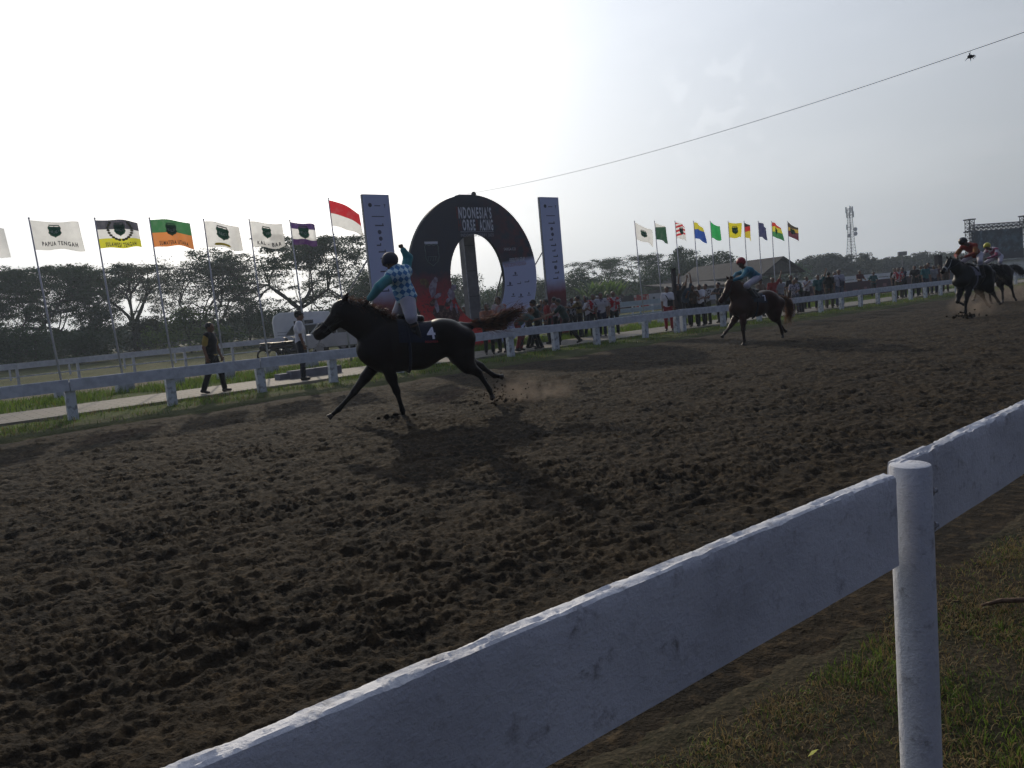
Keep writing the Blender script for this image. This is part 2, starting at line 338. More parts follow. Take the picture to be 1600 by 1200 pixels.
P = uvpts(60000, -3, 60, 15.4, 18.25, lambda u, v: np.clip((v - 15.5) / 1.0, 0.05, 1) * np.clip(0.4 + 1.8 * fbm(u, v, 3, .8), 0.02, 1) * np.clip(1.2 - u / 60, .2, 1))
blades('verge_grass', P, 0.10, 0.006, [(GREENB, .55), (GDARK, .3), (GDRY, .15)], 0.7, 'low green grass between the sand and the far rail')
P = uvpts(90000, -5, 60, 21.45, 25.8, lambda u, v: np.clip(0.6 + 1.9 * fbm(u, v, 3, .7), 0.03, 1) * np.clip(1.2 - u / 60, .25, 1))
blades('lawn_grass', P, 0.17, 0.008, [(GREENB, .75), (GDARK, .2), (GDRY, .05)], 0.5, 'lush sunlit green grass behind the paved path')

# ------------------------------------------------------------------ fences
m, t, b, co, sp = newmat("white_rail_paint", 0.55, 0.35)
n1 = noise(t, co, 3.0, 6, 0.6); n2 = noise(t, co, 16, 7, 0.7); n3 = noise(t, co, 85, 5, 0.7)
c = colmix(t, step(t, n1, 0.35, 0.7), (0.74, 0.74, 0.76), (0.54, 0.54, 0.56)); c = colmix(t, step(t, n2, 0.55, 0.66), c, (0.44, 0.43, 0.44)); c = colmix(t, mth(t, 'MULTIPLY', step(t, n2, 0.65, 0.70), .7), c, (0.22, 0.21, 0.19)); c = colmix(t, mth(t, 'MULTIPLY', step(t, n3, 0.62, 0.7), 0.5), c, (0.28, 0.27, 0.26))
t.links.new(c, b.inputs['Base Color']); bumpn(t, b, mth(t, 'ADD', n2, mth(t, 'MULTIPLY', n3, .6)), 0.55, 0.012)
RAILP = m
WPAINT = pm('weathered_white', (0.76, 0.77, 0.80), (0.58, 0.59, 0.62), 7, 0.7, 0.5, 18)
POSTC = pm('whitewashed_post', (0.74, 0.75, 0.77), (0.34, 0.33, 0.33), 9, 0.85, 0.7, 25, rng_=(0.5, 0.68))
def plank(p0, p1, hgt, th, seg=90, amp=0.004, seed=0, wear=0.010):
    """a sawn plank: rounded, slightly wavy, chewed along its top edge; p0,p1 = top centre line ends"""
    p0 = np.array(p0, float); p1 = np.array(p1, float); d = p1 - p0; Ln = np.linalg.norm(d); d /= Ln
    nrm = np.array([-d[1], d[0], 0]); nrm /= np.linalg.norm(nrm); up = np.cross(nrm, d) * -1
    if up[2] < 0: up = -up
    nz_ = 12; prof = []
    for k in range(nz_ + 1): prof.append((-th / 2, -hgt + hgt * k / nz_))
    for k in range(1, 5): prof.append((-th / 2 + th * k / 5, 0))
    for k in range(nz_ + 1): prof.append((th / 2, -hgt * k / nz_))
    for k in range(1, 5): prof.append((th / 2 - th * k / 5, -hgt))
    pr = np.array(prof); rc = 0.004
    m_ = len(pr); s = np.linspace(0, Ln, seg + 1)
    V = np.zeros((seg + 1, m_, 3))
    for j in range(m_):
        y0, z0 = pr[j]; top = max(0, 1 + z0 / 0.03); cs = 1 if abs(abs(y0) - th / 2) < 1e-6 else 0
        dz = -wear * top * np.clip(0.25 + 1.6 * fbm(s * 1.0 + seed, s * 0 + y0 * 9, 6, 9.0, .62), 0, 2) - top * rc * cs - amp * 0.4 * fbm(s + seed, s * 0 + 5, 3, 1.5)
        dy = -np.sign(y0) * rc * 0.7 * cs * (top > .9) + amp * fbm(s + seed + z0 * 2, s * 0 + 9 + y0, 4, 2.5) * .8
        V[:, j] = p0 + d * s[:, None] + nrm * (y0 + dy)[:, None] + np.array([0, 0, 1]) * (z0 + dz)[:, None]
    idx = np.arange((seg + 1) * m_).reshape(seg + 1, m_); Fc = []
    for j in range(m_):
        j2 = (j + 1) % m_; Fc.append(np.stack([idx[:-1, j], idx[1:, j], idx[1:, j2], idx[:-1, j2]], -1))
    Fc = [tuple(f) for f in np.concatenate(Fc, 0).tolist()] + [tuple(idx[0].tolist()), tuple(idx[-1, ::-1].tolist())]
    return V.reshape(-1, 3), Fc
nf = thing('rail_fence', 'large white wooden rail with a round white post, closest to the viewer', 'fence')
pA = g(-250, 1414, 1.0); pB = g(1387.5, 739.5, 1.0)
dirn = (pB - pA) / np.linalg.norm(pB - pA)
V, Fc = plank(pA, pB, 0.235, 0.042, 900, seed=1, wear=.0042); link_mesh('rail_plank', V, Fc, RAILP, nf, 'sharp')
pC = g(1416, 722, 1.012); pD = g(1600, 636, 1.012); pD = pC + (pD - pC) * 3.0; pD[2] = 1.02
off = np.array([dirn[1], -dirn[0], 0]) * -0.028
V, Fc = plank(pC + off, pD + off, 0.235, 0.042, 800, seed=7, wear=0.008); link_mesh('rail_plank', V, Fc, RAILP, nf, 'sharp')
pp = g(1422, 727, 1.005); pp[2] = 0
mb = MB(); n = 40
for i in range(1): mb.tube([pp + [0, 0, -.3], pp + [0, 0, .3], pp + [0, 0, .7], pp + [0, 0, 1.0], pp + [0, 0, 1.007], pp + [0, 0, 1.009]], [.0505, .0505, .05, .05, .048, .044], n)
mb.build('post', RAILP, nf, 'sharp')
def bolt(p, d, parent):
    d = Vector(d).normalized(); p = Vector(p); mb = MB(); mb.tube([p, p + d * .03], .007, 10); mb.tube([p + d * .006, p + d * .016], .0135, 6); mb.tube([p, p + d * .003], .018, 16); mb.build('bolt', pm('painted_bolt', (0.5, 0.51, 0.54), (0.2, .17, .14), 60, 0.5, 0.5), parent)
sdir = dirn.copy()
for zz in (0.930, 0.838): bolt(pp + sdir * 0.040 + [0, 0, zz] + np.array([dirn[1], -dirn[0], 0]) * .022, sdir + np.array([dirn[1], -dirn[0], 0]) * .35, nf)

ff = thing('rail_fence', 'long white rail fence with square posts along the far side of the sand', 'fence', (0, 0, 0), TROT)
post_px = [(115, 656), (270, 633), (410, 617), (522, 599), (799, 560), (869, 550), (933, 538), (957, 537), (1009, 527), (1058, 519), (1068, 518), (1283, 487), (1315, 483), (1345, 480), (1372, 477), (1398, 473), (1423, 470), (1446, 467), (1470, 464), (1575, 449), (1587, 447)]
pu = [uz(x_, y_, 17.5)[0] for x_, y_ in post_px]
pu = sorted(pu + [pu[3] + 1.9, pu[3] + 3.75] + [pu[10] + 2.4 * k for k in (1, 2, 3)] + [uz(1495, 461, 17.5)[0] + 2.1 * k for k in (0, 1, 2)] + [pu[-1] + 2.4 * k for k in range(1, 22)])
pu = [-1.3, -3.3, -5.4] + pu
def rise(u): return 0.83 + 0.02 * math.sin(u * .9) + 0.015 * math.sin(u * 2.3)
for k, u in enumerate(pu):
    mb = MB(); w = random.uniform(.18, .2); h = rise(u) - .05; tl = random.uniform(-.025, .025)
    V = [(u + sx * w / 2 + tl * (zz - .4), 17.5 + sy * .07, zz) for zz in (-.1, .25, .5, h) for sx, sy in ((-1, -1), (1, -1), (1, 1), (-1, 1))]
    Fc = [(i * 4 + a, i * 4 + (a + 1) % 4, i * 4 + 4 + (a + 1) % 4, i * 4 + 4 + a) for i in range(3) for a in range(4)] + [(12, 13, 14, 15)]
    mb.add(V, Fc); mb.build('post', POSTC, ff)
mb = MB(); u = 0.55; mb.box((u, 17.35, .35), (.14, .12, .9)); mb.build('post', pm('charred_post', (0.03, 0.028, 0.026), None, 8), ff)
ends = [-6] + [u for i, u in enumerate(pu[3:]) if i % 2 == 0]; ends = sorted(set(ends))
for a, c_ in zip(ends[:-1], ends[1:]):
    V, Fc = plank((a + .01, 17.40, rise(a) + random.uniform(-.008, .008)), (c_ - .01, 17.40, rise(c_) + random.uniform(-.008, .008)), 0.235, 0.04, 24, seed=a, wear=.006)
    link_mesh('rail_plank', V, Fc, WPAINT, ff, False)

def back_fence(label, v, u0, u1, sp_, h, boards, pw=.1, m_=None):
    f = thing('rail_fence', label, 'fence', Wp(u0, v), TROT); m_ = m_ or WPAINT
    L_ = u1 - u0; n = int(L_ / sp_)
    for k in range(min(n + 1, 95)):
        mb = MB(); mb.box((k * sp_, 0.04, h / 2 - .1), (pw, pw, h + .16)); mb.build('post', m_, f)
    mb = MB()
    for zt, bh in boards:
        for k in range(0, n, 3):
            e = min(k + 3, n); mb.box(((k + e) * sp_ / 2, -0.04, zt - bh / 2), ((e - k) * sp_ - .02, .05, bh), ry=random.uniform(-.002, .002))
    mb.build('rail', m_, f); return f
back_fence('white two rail fence running behind the flagpoles in front of the dark trees', 37.0, -9, 44, 2.2, .98, [(0.98, .24), (0.45, .05)])
back_fence('thin low white fence farther back, along the foot of the trees', 45.0, -16, 26, 2.6, .8, [(0.8, .16)], .08)
uL = uz(950, 480, 33)[0]; uR = uz(1112, 480, 33)[0]
back_fence('pale blue board fence with three wide boards behind the group in white and red', 33.0, uL - 9, uR + 2, 2.4, 1.15, [(1.15, .30), (0.72, .26), (0.34, .08)], .08, pm('pale_blue_board', (0.42, 0.53, 0.58), (0.33, 0.42, 0.47), 4, .8, .3))
back_fence('long white barrier far behind the crowd on the right', 62.0, 84, 150, 4, 1.5, [(1.5, .55), (.8, .3)], .12)

# hoarding
def text2d(s, size=1.0, bold=0.0, sx=1.0):
    sp_c = 1.32 if bold == .034 else 1.12
    cu = bpy.data.curves.new('txt', 'FONT'); cu.body = s; cu.size = size; cu.align_x = 'CENTER'; cu.align_y = 'CENTER'; cu.offset = bold; cu.resolution_u = 3; cu.space_character = sp_c
    o = bpy.data.objects.new('txt', cu); COL.objects.link(o); bpy.context.view_layer.update()
    me = bpy.data.meshes.new_from_object(o.evaluated_get(bpy.context.evaluated_depsgraph_get()))
    V = np.array([v.co[:2] for v in me.vertices]).reshape(-1, 2); Fc = [tuple(p.vertices) for p in me.polygons]
    bpy.data.objects.remove(o); bpy.data.curves.remove(cu); bpy.data.meshes.remove(me)
    if len(V): V = V - (V.max(0) + V.min(0)) / 2; V[:, 0] *= sx
    return V, Fc
def textfit(s, w, h, bold=0.0):
    V, Fc = text2d(s, 1.0, bold); e = V.max(0) - V.min(0); return V * [w / e[0], h / e[1]], Fc
PRW = pm('print_white', (0.78, 0.79, 0.84), (0.7, .71, .78), 5, .6); PRD = pm('print_dark', (0.03, 0.03, 0.05), None, 5, .6); PRR = pm('print_red', (0.45, 0.03, 0.03), (0.3, .02, .02), 5, .6)
PRG = pm('print_green', (0.02, 0.13, 0.07), (0.015, .08, .05), 5, .6, trans=.25)
hd = thing('hoarding', 'long low advertising hoarding, black then red then white, behind the fence', 'hoarding', Wp(0, 41.5), TROT)
ua = uz(690, 485, 41.5)[0]; ub = uz(905, 470, 41.5)[0]; uc = uz(990, 463, 41.5)[0]; ud = uz(1013, 463, 41.5)[0]; ue = uz(1150, 455, 41.5)[0]
for nm, a, c_, mt in (('black_panel', ua, ub, pm('hoard_black', (.03, .028, .032), (.07, .06, .07), 1.2)), ('dark_panel', ub + .05, uc, pm('hoard_charcoal', (.04, .035, .04), (.16, .12, .13), 1.0, rng_=(.55, .62))), ('red_panel', uc + .05, ud, pm('hoard_red', (.42, .035, .03), (.6, .5, .45), 2.2, rng_=(.5, .62))), ('white_panel', ud + .05, ue, pm('hoard_white', (.55, .55, .58), (.5, .5, .54), 2))):
    mb = MB(); mb.box(((a + c_) / 2, 0, 1.02), (c_ - a, .06, .98)); p_ = mb.build(nm, mt, hd)
    if nm == 'white_panel':
        mb = MB()
        for k in range(9): mb = MB(); mb.box((a + .6 + k * (c_ - a - 1.2) / 8, -.035, 1.1 + random.uniform(-.05, .05)), (random.uniform(.25, .55), .01, random.uniform(.1, .3))); mb.build('logo', PRD, p_)
    if nm == 'dark_panel':
        mb = MB()
        for k in range(3): mb.box(((a + c_) / 2 + .9 + .1 * k, -.035, .95 + k * .15), (1.3 - .3 * k, .01, .05), ry=-.2)
        mb.build('lettering', PRW, p_)
hd2 = thing('hoarding', 'dark maroon advertising hoarding behind the spectators on the right', 'hoarding', Wp(0, 24.8), TROT)
a = uz(1255, 490, 24.8)[0]; c_ = uz(1470, 460, 24.8)[0]
mb = MB(); mb.box(((a + c_) / 2, 0, .62), (c_ - a, .06, .95)); mb.build('panel', pm('hoard_maroon', (.10, .025, .035), (.05, .03, .045), .8, .6), hd2)
for k in range(14): mb = MB(); mb.box((a + 1 + k * (c_ - a - 2) / 13, -.035, .62 + random.uniform(-.1, .1)), (random.uniform(.3, .9), .01, random.uniform(.08, .22))); mb.build('logo', pm('hoard_print', (.3, .14, .16), None, 3), hd2)

# ------------------------------------------------------------------ finish ring, mast and banners
V0 = 24.6
RU, RZ, RO = 18.52, 2.85, 3.12; IU, IZ, IA, IB = 18.57, 2.72, 1.33, 1.74
ring = thing('finish_arch', 'tall dark oval ring sign printed with white headings, standing at the finish line', 'arch sign', Wp(RU, V0), TROT)
m, t, b, co, sp = newmat("arch_print", 0.55, 0.4)
X, Z = sp.outputs[0], sp.outputs[2]; n1 = noise(t, co, 1.1, 5); n2 = noise(t, co, 3.2, 5); n3 = noise(t, co, 9, 5)
c = colmix(t, step(t, n1, .4, .7), (0.016, 0.026, 0.055), (0.025, 0.028, 0.052))
fr = mth(t, 'MULTIPLY', step(t, X, 0.3, 2.2), step(t, n2, 0.42, 0.62)); c = colmix(t, mth(t, 'MULTIPLY', fr, .6), c, (0.22, 0.03, 0.035))
lo = mth(t, 'ADD', Z, mth(t, 'MULTIPLY', n2, 0.8)); lf = mth(t, 'MULTIPLY', step(t, lo, 3.5, 2.2), step(t, X, 0.6, 0.2)); c = colmix(t, lf, c, (0.55, 0.022, 0.03))
c = colmix(t, mth(t, 'MULTIPLY', lf, step(t, lo, 2.1, 1.3)), c, (0.80, 0.04, 0.035)); c = colmix(t, mth(t, 'MULTIPLY', lf, mth(t, 'MULTIPLY', step(t, n3, .55, .6), step(t, Z, 1.1, 1.6))), c, (0.10, 0.03, 0.03))
wf = mth(t, 'MULTIPLY', step(t, mth(t, 'SUBTRACT', Z, mth(t, 'MULTIPLY', X, .12)), 3.18, 2.98), step(t, X, 0.9, 1.0)); c = colmix(t, wf, c, (0.58, 0.62, 0.86))
t.links.new(c, b.inputs['Base Color'])
n = 96; V = []; Fc = []; fm = []
for k in range(n):
    w = 2 * math.pi * k / n; s_, c_ = math.sin(w), math.cos(w)
    o_ = (RO * c_, max(RZ + RO * s_, .02)); i_ = (IU - RU + IA * c_, IZ + IB * s_)
    V += [(o_[0], -.16, o_[1]), (i_[0], -.16, i_[1]), (o_[0], -.01, o_[1]), (i_[0], -.01, i_[1])]
for k in range(n):
    a = 4 * k; b_ = 4 * ((k + 1) % n); Fc += [(a, b_, b_ + 1, a + 1), (a + 2, a + 3, b_ + 3, b_ + 2), (a, a + 2, b_ + 2, b_), (a + 1, b_ + 1, b_ + 3, a + 3)]; fm += [0, 1, 1, 1]
link_mesh('ring_panel', V, Fc, [m, pm('arch_edge', (.025, .027, .035), None, 4, .6)], ring, fm=fm)
def put_text(name, s, w, h, cx, cz, mt, parent, y=-.166, rot=0, bold=0.0, th=.004, shear=0):
    V, Fc = textfit(s, w, h, bold); c_, s_ = math.cos(rot), math.sin(rot)
    V = np.array([(cx + x_ * c_ - z_ * s_ + shear * z_, y, cz + x_ * s_ + z_ * c_) for x_, z_ in V]); return link_mesh(name, V, Fc, mt, parent)
RP = ring.children[0]
put_text('heading', "NDONESIA'S", 1.62, .46, .18, 5.27, PRW, RP, bold=.034); put_text('heading', "ORSE", .62, .44, -.18, 4.79, PRW, RP, bold=.034); put_text('heading', "ACING", .68, .44, .68, 4.79, PRW, RP, bold=.034)
DRD = pm('print_dull_red', (0.17, 0.03, 0.035), None, 5, .6)
put_text('heading', "I", .07, .46, -.70, 5.27, DRD, RP, bold=.02); put_text('heading', "H", .14, .44, -.62, 4.79, DRD, RP, bold=.02); put_text('heading', "R", .14, .44, .24, 4.79, DRD, RP, bold=.02)
mb = MB(); mb.box((.2, -.166, 4.53), (1.64, .006, .022)); mb.build('rule', pm('print_mid', (.42, .43, .48), None, 5, .6), RP)
put_text('heading', "INDONESIA DERBY 2025", 1.62, .12, .2, 4.4, pm('print_mid', (.3, .31, .35)), RP, bold=.01)
put_text('heading', "SARGA.CO", .62, .11, 1.78, 3.82, PRW, RP)
put_text('heading', "PEREBUTAN GELAR", .82, .17, 2.12, 3.38, PRW, RP, rot=.06, bold=.01, shear=.2); put_text('heading', "TRIPLE CROWN INDONESIA", 1.2, .15, 2.0, 3.19, pm('print_pinkish', (.5, .3, .34), None, 5, .6), RP, rot=.06, bold=.01, shear=.2)
def shield(cx, cz, w, h, y=0.0, n=14):
    P = [(-.5, .38), (-.42, .5), (-.15, .44), (0, .5), (.15, .44), (.42, .5), (.5, .38), (.46, .1), (.5, -.12), (.36, -.32), (.12, -.44), (0, -.52), (-.12, -.44), (-.36, -.32), (-.5, -.12), (-.46, .1)]
    return [(cx + a * w, y, cz + c_ * h) for a, c_ in P]
def outline(P, th):
    mb = MB(); P2 = P + [P[0]]
    for a, c_ in zip(P2[:-1], P2[1:]): mb.tube([a, c_], th, 5, False)
    return mb
o_ = outline(shield(-2.03, 3.68, .62, .8, -.168), .014); o_.build('emblem', pm('print_pale_green', (.22, .28, .27), None, 5, .6), RP)
mb = MB(); mb.box((-2.03, -.168, 4.14), (.6, .006, .09)); mb.build('emblem', PRW, RP)
mb = MB()
for k in range(5): mb.tube([(-2.25 + .11 * k, -.168, 3.45 + .02 * (k % 2)), (-2.2 + .11 * k, -.168, 3.6)], .012, 5)
mb.tube([(-2.25, -.168, 3.62), (-1.82, -.168, 3.62)], .012, 5); mb.build('emblem', pm('print_pale_green', (.22, .28, .27)), RP)
# printed racing picture, lower left: loose pale riders on dark horses
def blob(cx, cz, w, h, y, n=12, jit=.15, rot=0):
    P = []
    for k in range(n):
        w_ = 2 * math.pi * k / n; r = 1 + random.uniform(-jit, jit); a, c_ = math.cos(w_) * w * r, math.sin(w_) * h * r
        P.append((cx + a * math.cos(rot) - c_ * math.sin(rot), y, cz + a * math.sin(rot) + c_ * math.cos(rot)))
    return P
def ink(name, items, mt, y):
    mb = MB()
    for it in items: P = blob(*it[:4], y, rot=it[4] if len(it) > 4 else 0); mb.add(P, [tuple(range(len(P)))])
    return mb.build(name, mt, RP)
PW2 = pm('print_skin_white', (.42, .36, .44), (.25, .18, .24), 9, .6, rng_=(.45, .55)); PB = pm('print_horse_brown', (.07, .022, .022), (.22, .11, .09), 9, .6, rng_=(.5, .6))
ink('printed_picture', [(-1.9, 1.5, .34, .28), (-1.35, 1.35, .36, .3), (-1.75, 1.05, .12, .3, .2), (-1.2, .95, .1, .3, -.15), (-2.2, 1.9, .2, .12, .6), (-1.5, 1.85, .22, .13, .7)], PB, -.163)
ink('printed_picture', [(-2.15, 2.45, .17, .34, -.25), (-1.98, 2.75, .1, .11), (-1.95, 2.15, .2, .09, .4), (-2.05, 1.75, .09, .25, .1)], PW2, -.166)
ink('printed_picture', [(-1.32, 2.15, .17, .22, .3), (-1.18, 2.42, .12, .12), (-1.5, 1.95, .12, .07, .6), (-1.38, 1.7, .07, .2, -.2), (-1.15, 1.6, .05, .2, .15)], PW2, -.1665)
ink('printed_picture', [(-2.55, 2.7, .16, .12), (-2.4, 2.6, .1, .16)], pm('print_ochre', (.20, .12, .05), (.1, .04, .03), 8), -.163)
def dots(parent, rows, y, mt):
    for (cx, cz, w) in rows:
        k = random.random()
        mb = MB()
        if k < .5: mb.box((cx, y, cz), (w, .005, .032)); mb.box((cx + w * .42, y, cz + .05), (w * .13, .005, .05))
        else: mb.box((cx, y, cz), (w * .9, .005, .03)); mb.tube([(cx, y, cz + .08), (cx + .001, y + .004, cz + .08)], w * .2, 10)
        mb.build('logo', mt, parent)
PIN = pm('print_ink_blue', (0.10, 0.11, 0.20), (.06, .06, .14), 5, .6)
dots(RP, [(1.95, 2.75, .3), (1.62, 2.35, .34), (2.12, 2.4, .2), (2.55, 2.45, .25), (1.75, 1.9, .22), (2.15, 1.85, .3), (2.6, 1.9, .2), (1.65, 1.35, .24), (2.15, 1.35, .36), (2.1, 1.55, .2)], -.166, PIN)
mb = MB(); mb.box((0, .45, .1), (2.4, 1.2, .2)); mb.build('base', pm('steel_dark', (.08, .08, .09), (.05, .05, .05), 8, .5, metal=.3), ring)
for x_ in (-2.3, 1.7):
    mb = MB(); mb.tube([(x_, .2, 3.2), (x_ + .3, 2.4, .05)], .035, 8); mb.build('stay', pm('galvanised', (.35, .36, .38), (.22, .22, .24), 9, .5, metal=.5), ring)

ms = thing('mast', 'square grey mast standing behind the opening of the oval ring', 'mast', Wp(18.82, V0 + .75), TROT)
mb = MB(); mb.box((0, 0, 3.05), (.5, .34, 6.1)); mb.build('panel', pm('mast_grey', (.22, .21, .21), (.15, .145, .15), 3, .7, .3, 12), ms)
mb = MB()
for sx in (-.265, .265): mb.box((sx, -.18, 3.05), (.03, .03, 6.1))
mb.build('edge_strip', pm('galvanised', (.35, .36, .38)), ms)
mb = MB()
for k in range(1, 6): mb.box((0, -.175, k * 1.02), (.49, .012, .02))
mb.build('seam', pm('seam_dark', (.06, .06, .06), None), ms)
mb = MB(); mb.tube([(-.02, -.8, 5.98), (-.02, -.8, 6.03), (-.02, -.8, 6.1)], [.11, .1, .05], 10); mb.build('cap', pm('steel_dark', (.08, .08, .09)), ms)

m, t, b, co, sp = newmat("banner_print", 0.6, 0.3)
n2 = noise(t, co, 1.6, 4); zz = mth(t, 'ADD', sp.outputs[2], mth(t, 'MULTIPLY', n2, .45))
c = colmix(t, step(t, zz, 2.75, 2.15), (0.56, 0.62, 0.88), (0.26, 0.05, 0.06)); c = colmix(t, step(t, zz, 2.2, 1.6), c, (0.09, 0.03, 0.04)); c = colmix(t, step(t, zz, 1.1, .5), c, (0.25, .03, .03)); t.links.new(c, b.inputs['Base Color'])
def banner(label, u0, u1, top, stayx):
    w = u1 - u0; bt = thing('tall_banner', label, 'banner', Wp((u0 + u1) / 2, V0), TROT, 'tall sponsor banners either side of the ring')
    mb = MB(); mb.box((0, 0, top / 2 + .05), (w, .12, top - .1)); P_ = mb.build('panel', m, bt)
    mb = MB(); mb.tube([(-.28, -.066, top - .38), (-.28, -.0665 - .004, top - .38)], .075, 12); mb.build('emblem', pm('print_navy', (.05, .06, .12), None, 5), P_)
    mb = MB(); mb.box((.02, -.063, top - .4), (.24, .006, .03)); mb.build('logo', PIN, P_)
    put_text('logo', 'Y', .08, .13, .32, top - .4, pm('print_navy', (.05, .06, .12)), P_, y=-.065, bold=.03)
    mb = MB(); mb.box((0, -.063, top - .78), (.5, .006, .03)); mb.build('logo', PIN, P_)
    zz = top - 1.1
    for k, (dx, w_, kd) in enumerate([(.02, .36, 0), (0, .16, 1), (.02, .16, 1), (-.08, .18, 0), (.03, .3, 0), (.02, .18, 0), (.1, .26, 0), (.02, .3, 0), (.04, .18, 1), (.1, .24, 0), (0, .3, 0)]):
        mb = MB()
        if kd: mb.tube([(dx, -.062, zz), (dx, -.067, zz)], w_ * .48, 12); 
        else: mb.box((dx, -.063, zz), (w_, .006, .045)); mb.box((dx + w_ * .4, -.063, zz + .05), (.04, .006, .05))
        mb.build('logo', PIN, P_); zz -= .235
    mb = MB()
    for sx in (-1, 1): mb.box((sx * (w / 2 + .012), .02, top / 2), (.022, .1, top))
    mb.build('frame', pm('galvanised', (.35, .36, .38)), bt)
    mb = MB(); mb.tube([(-w / 2 + .05, .1, top * .62), (-w / 2 + .05 + stayx, 2.2, .02)], .03, 8); mb.build('stay', pm('galvanised', (.35, .36, .38)), bt)
    mb = MB(); mb.box((0, .1, .06), (w + .2, .7, .12)); mb.build('base', pm('steel_dark', (.08, .08, .09)), bt)
    return bt
banner('tall white and red sponsor banner left of the oval ring, half hidden by the rider', 13.86, 14.92, 5.9, -1.9)
banner('tall white and dark red sponsor banner right of the oval ring', 22.28, 23.34, 5.97, -1.6)

# overhead cable with a scrap caught on it
cb = thing('overhead_cable', 'thin dark cable slanting up across the sky from the top of the oval ring', 'cable', (0, 0, 0))
A = np.array(Wp(18.5, V0, 6.02)); B = at_dist(1760, -6, 16.0)
def sagp(s, sg=.35): p = A + (B - A) * s; p = p.copy(); p[2] -= sg * 4 * s * (1 - s); return p
mb = MB(); mb.tube([sagp(k / 40) for k in range(41)], .0055, 6); mb.build('wire', pm('cable_dark', (.05, .05, .055), None, 3), cb)
best = min(range(201), key=lambda k: abs((lambda q: 800 + F_PX * q[0] / -q[2])(RM.T @ (sagp(k / 200) - EYEP)) - 1516)); sp_ = sagp(best / 200)
mb = MB(); rs = np.random.default_rng(3)
mb.ell(sp_ + [0, 0, -.10], (.055, .03, .035), 8, 6)
for k in range(9): d_ = rs.normal(size=3); d_ /= np.linalg.norm(d_); q = sp_ + np.array([0, 0, -.10]); mb.tube([q, q + d_ * .06, q + d_ * .1 + [0, 0, -.02]], [.012, .008, .002], 5)
mb.tube([sp_, sp_ + [0.0, 0, -.09]], .004, 5)
o = mb.build('kite_scrap', pm('cable_dark', (.05, .05, .055)), None, True); tag(o, 'small dark tangled scrap dangling from the overhead cable', 'scrap')

# ------------------------------------------------------------------ flagpoles
WIND = R(68)     # azimuth the wind blows towards
POLE = pm('pole_paint', (.62, .61, .68), (.45, .45, .5), 5, .5, spec=.5); BLOCK = pm('block_concrete', (.62, .63, .65), (.40, .40, .41), 4, .9, .6, 15)
def cloth(s, t_, L_, Hh, droop, ph, ang, amp):
    """s along the fly 0..1, t_ down the hoist 0..1 -> local point; the hoist is the z axis"""
    w = amp * s ** .7 * math.sin(5.2 * s + ph + 1.2 * t_) + amp * .35 * s * math.sin(11 * s + 2 * ph - 2 * t_)
    x_ = L_ * s * (1 - .10 * abs(droop)); z_ = -t_ * Hh * (1 - .06 * s) - droop * L_ * (s ** 1.35) - .05 * s * math.sin(4 * s + ph) - .055 * s * t_ * math.sin(8 * s + 1.7 * ph)
    x_ += .10 * droop * t_ * s
    c_, s_ = math.cos(ang), math.sin(ang); return (x_ * c_ - w * s_, x_ * s_ + w * c_, z_)
def flag_mat(name, bands, diag=None, tr=.72):
    """bands: list of (lower limit of t, colour); t = 0 at the flag's top edge (UV y)"""
    m, t, b, co, sp = newmat(name, .8, .2); uv = N(t, 'ShaderNodeUVMap'); s2 = N(t, 'ShaderNodeSeparateXYZ'); t.links.new(uv.outputs[0], s2.inputs[0])
    x_ = s2.outputs[1]
    if diag: x_ = mth(t, 'ADD', s2.outputs[1], mth(t, 'MULTIPLY', s2.outputs[0], diag))
    c = (*bands[0][1],); out = None
    for lim, col_ in bands[1:]:
        f = mth(t, 'GREATER_THAN', x_, lim); out = colmix(t, f, out if out is not None else c, col_)
    if out is None: out = colmix(t, 0.0, c, c)
    nz_ = noise(t, co, 6, 4); out = colmix(t, mth(t, 'MULTIPLY', step(t, nz_, .45, .7), .15), out, (.3, .3, .3)); t.links.new(out, b.inputs['Base Color'])
    tl = N(t, 'ShaderNodeBsdfTranslucent'); t.links.new(out, tl.inputs[0]); mx = N(t, 'ShaderNodeMixShader'); mx.inputs[0].default_value = tr
    t.links.new(b.outputs[0], mx.inputs[1]); t.links.new(tl.outputs[0], mx.inputs[2]); tp_ = N(t, 'ShaderNodeBsdfTransparent'); t.links.new(out, tp_.inputs[0]); m2 = N(t, 'ShaderNodeMixShader'); m2.inputs[0].default_value = .15
    t.links.new(mx.outputs[0], m2.inputs[1]); t.links.new(tp_.outputs[0], m2.inputs[2]); t.links.new(m2.outputs[0], t.nodes['Material Output'].inputs[0]); return m
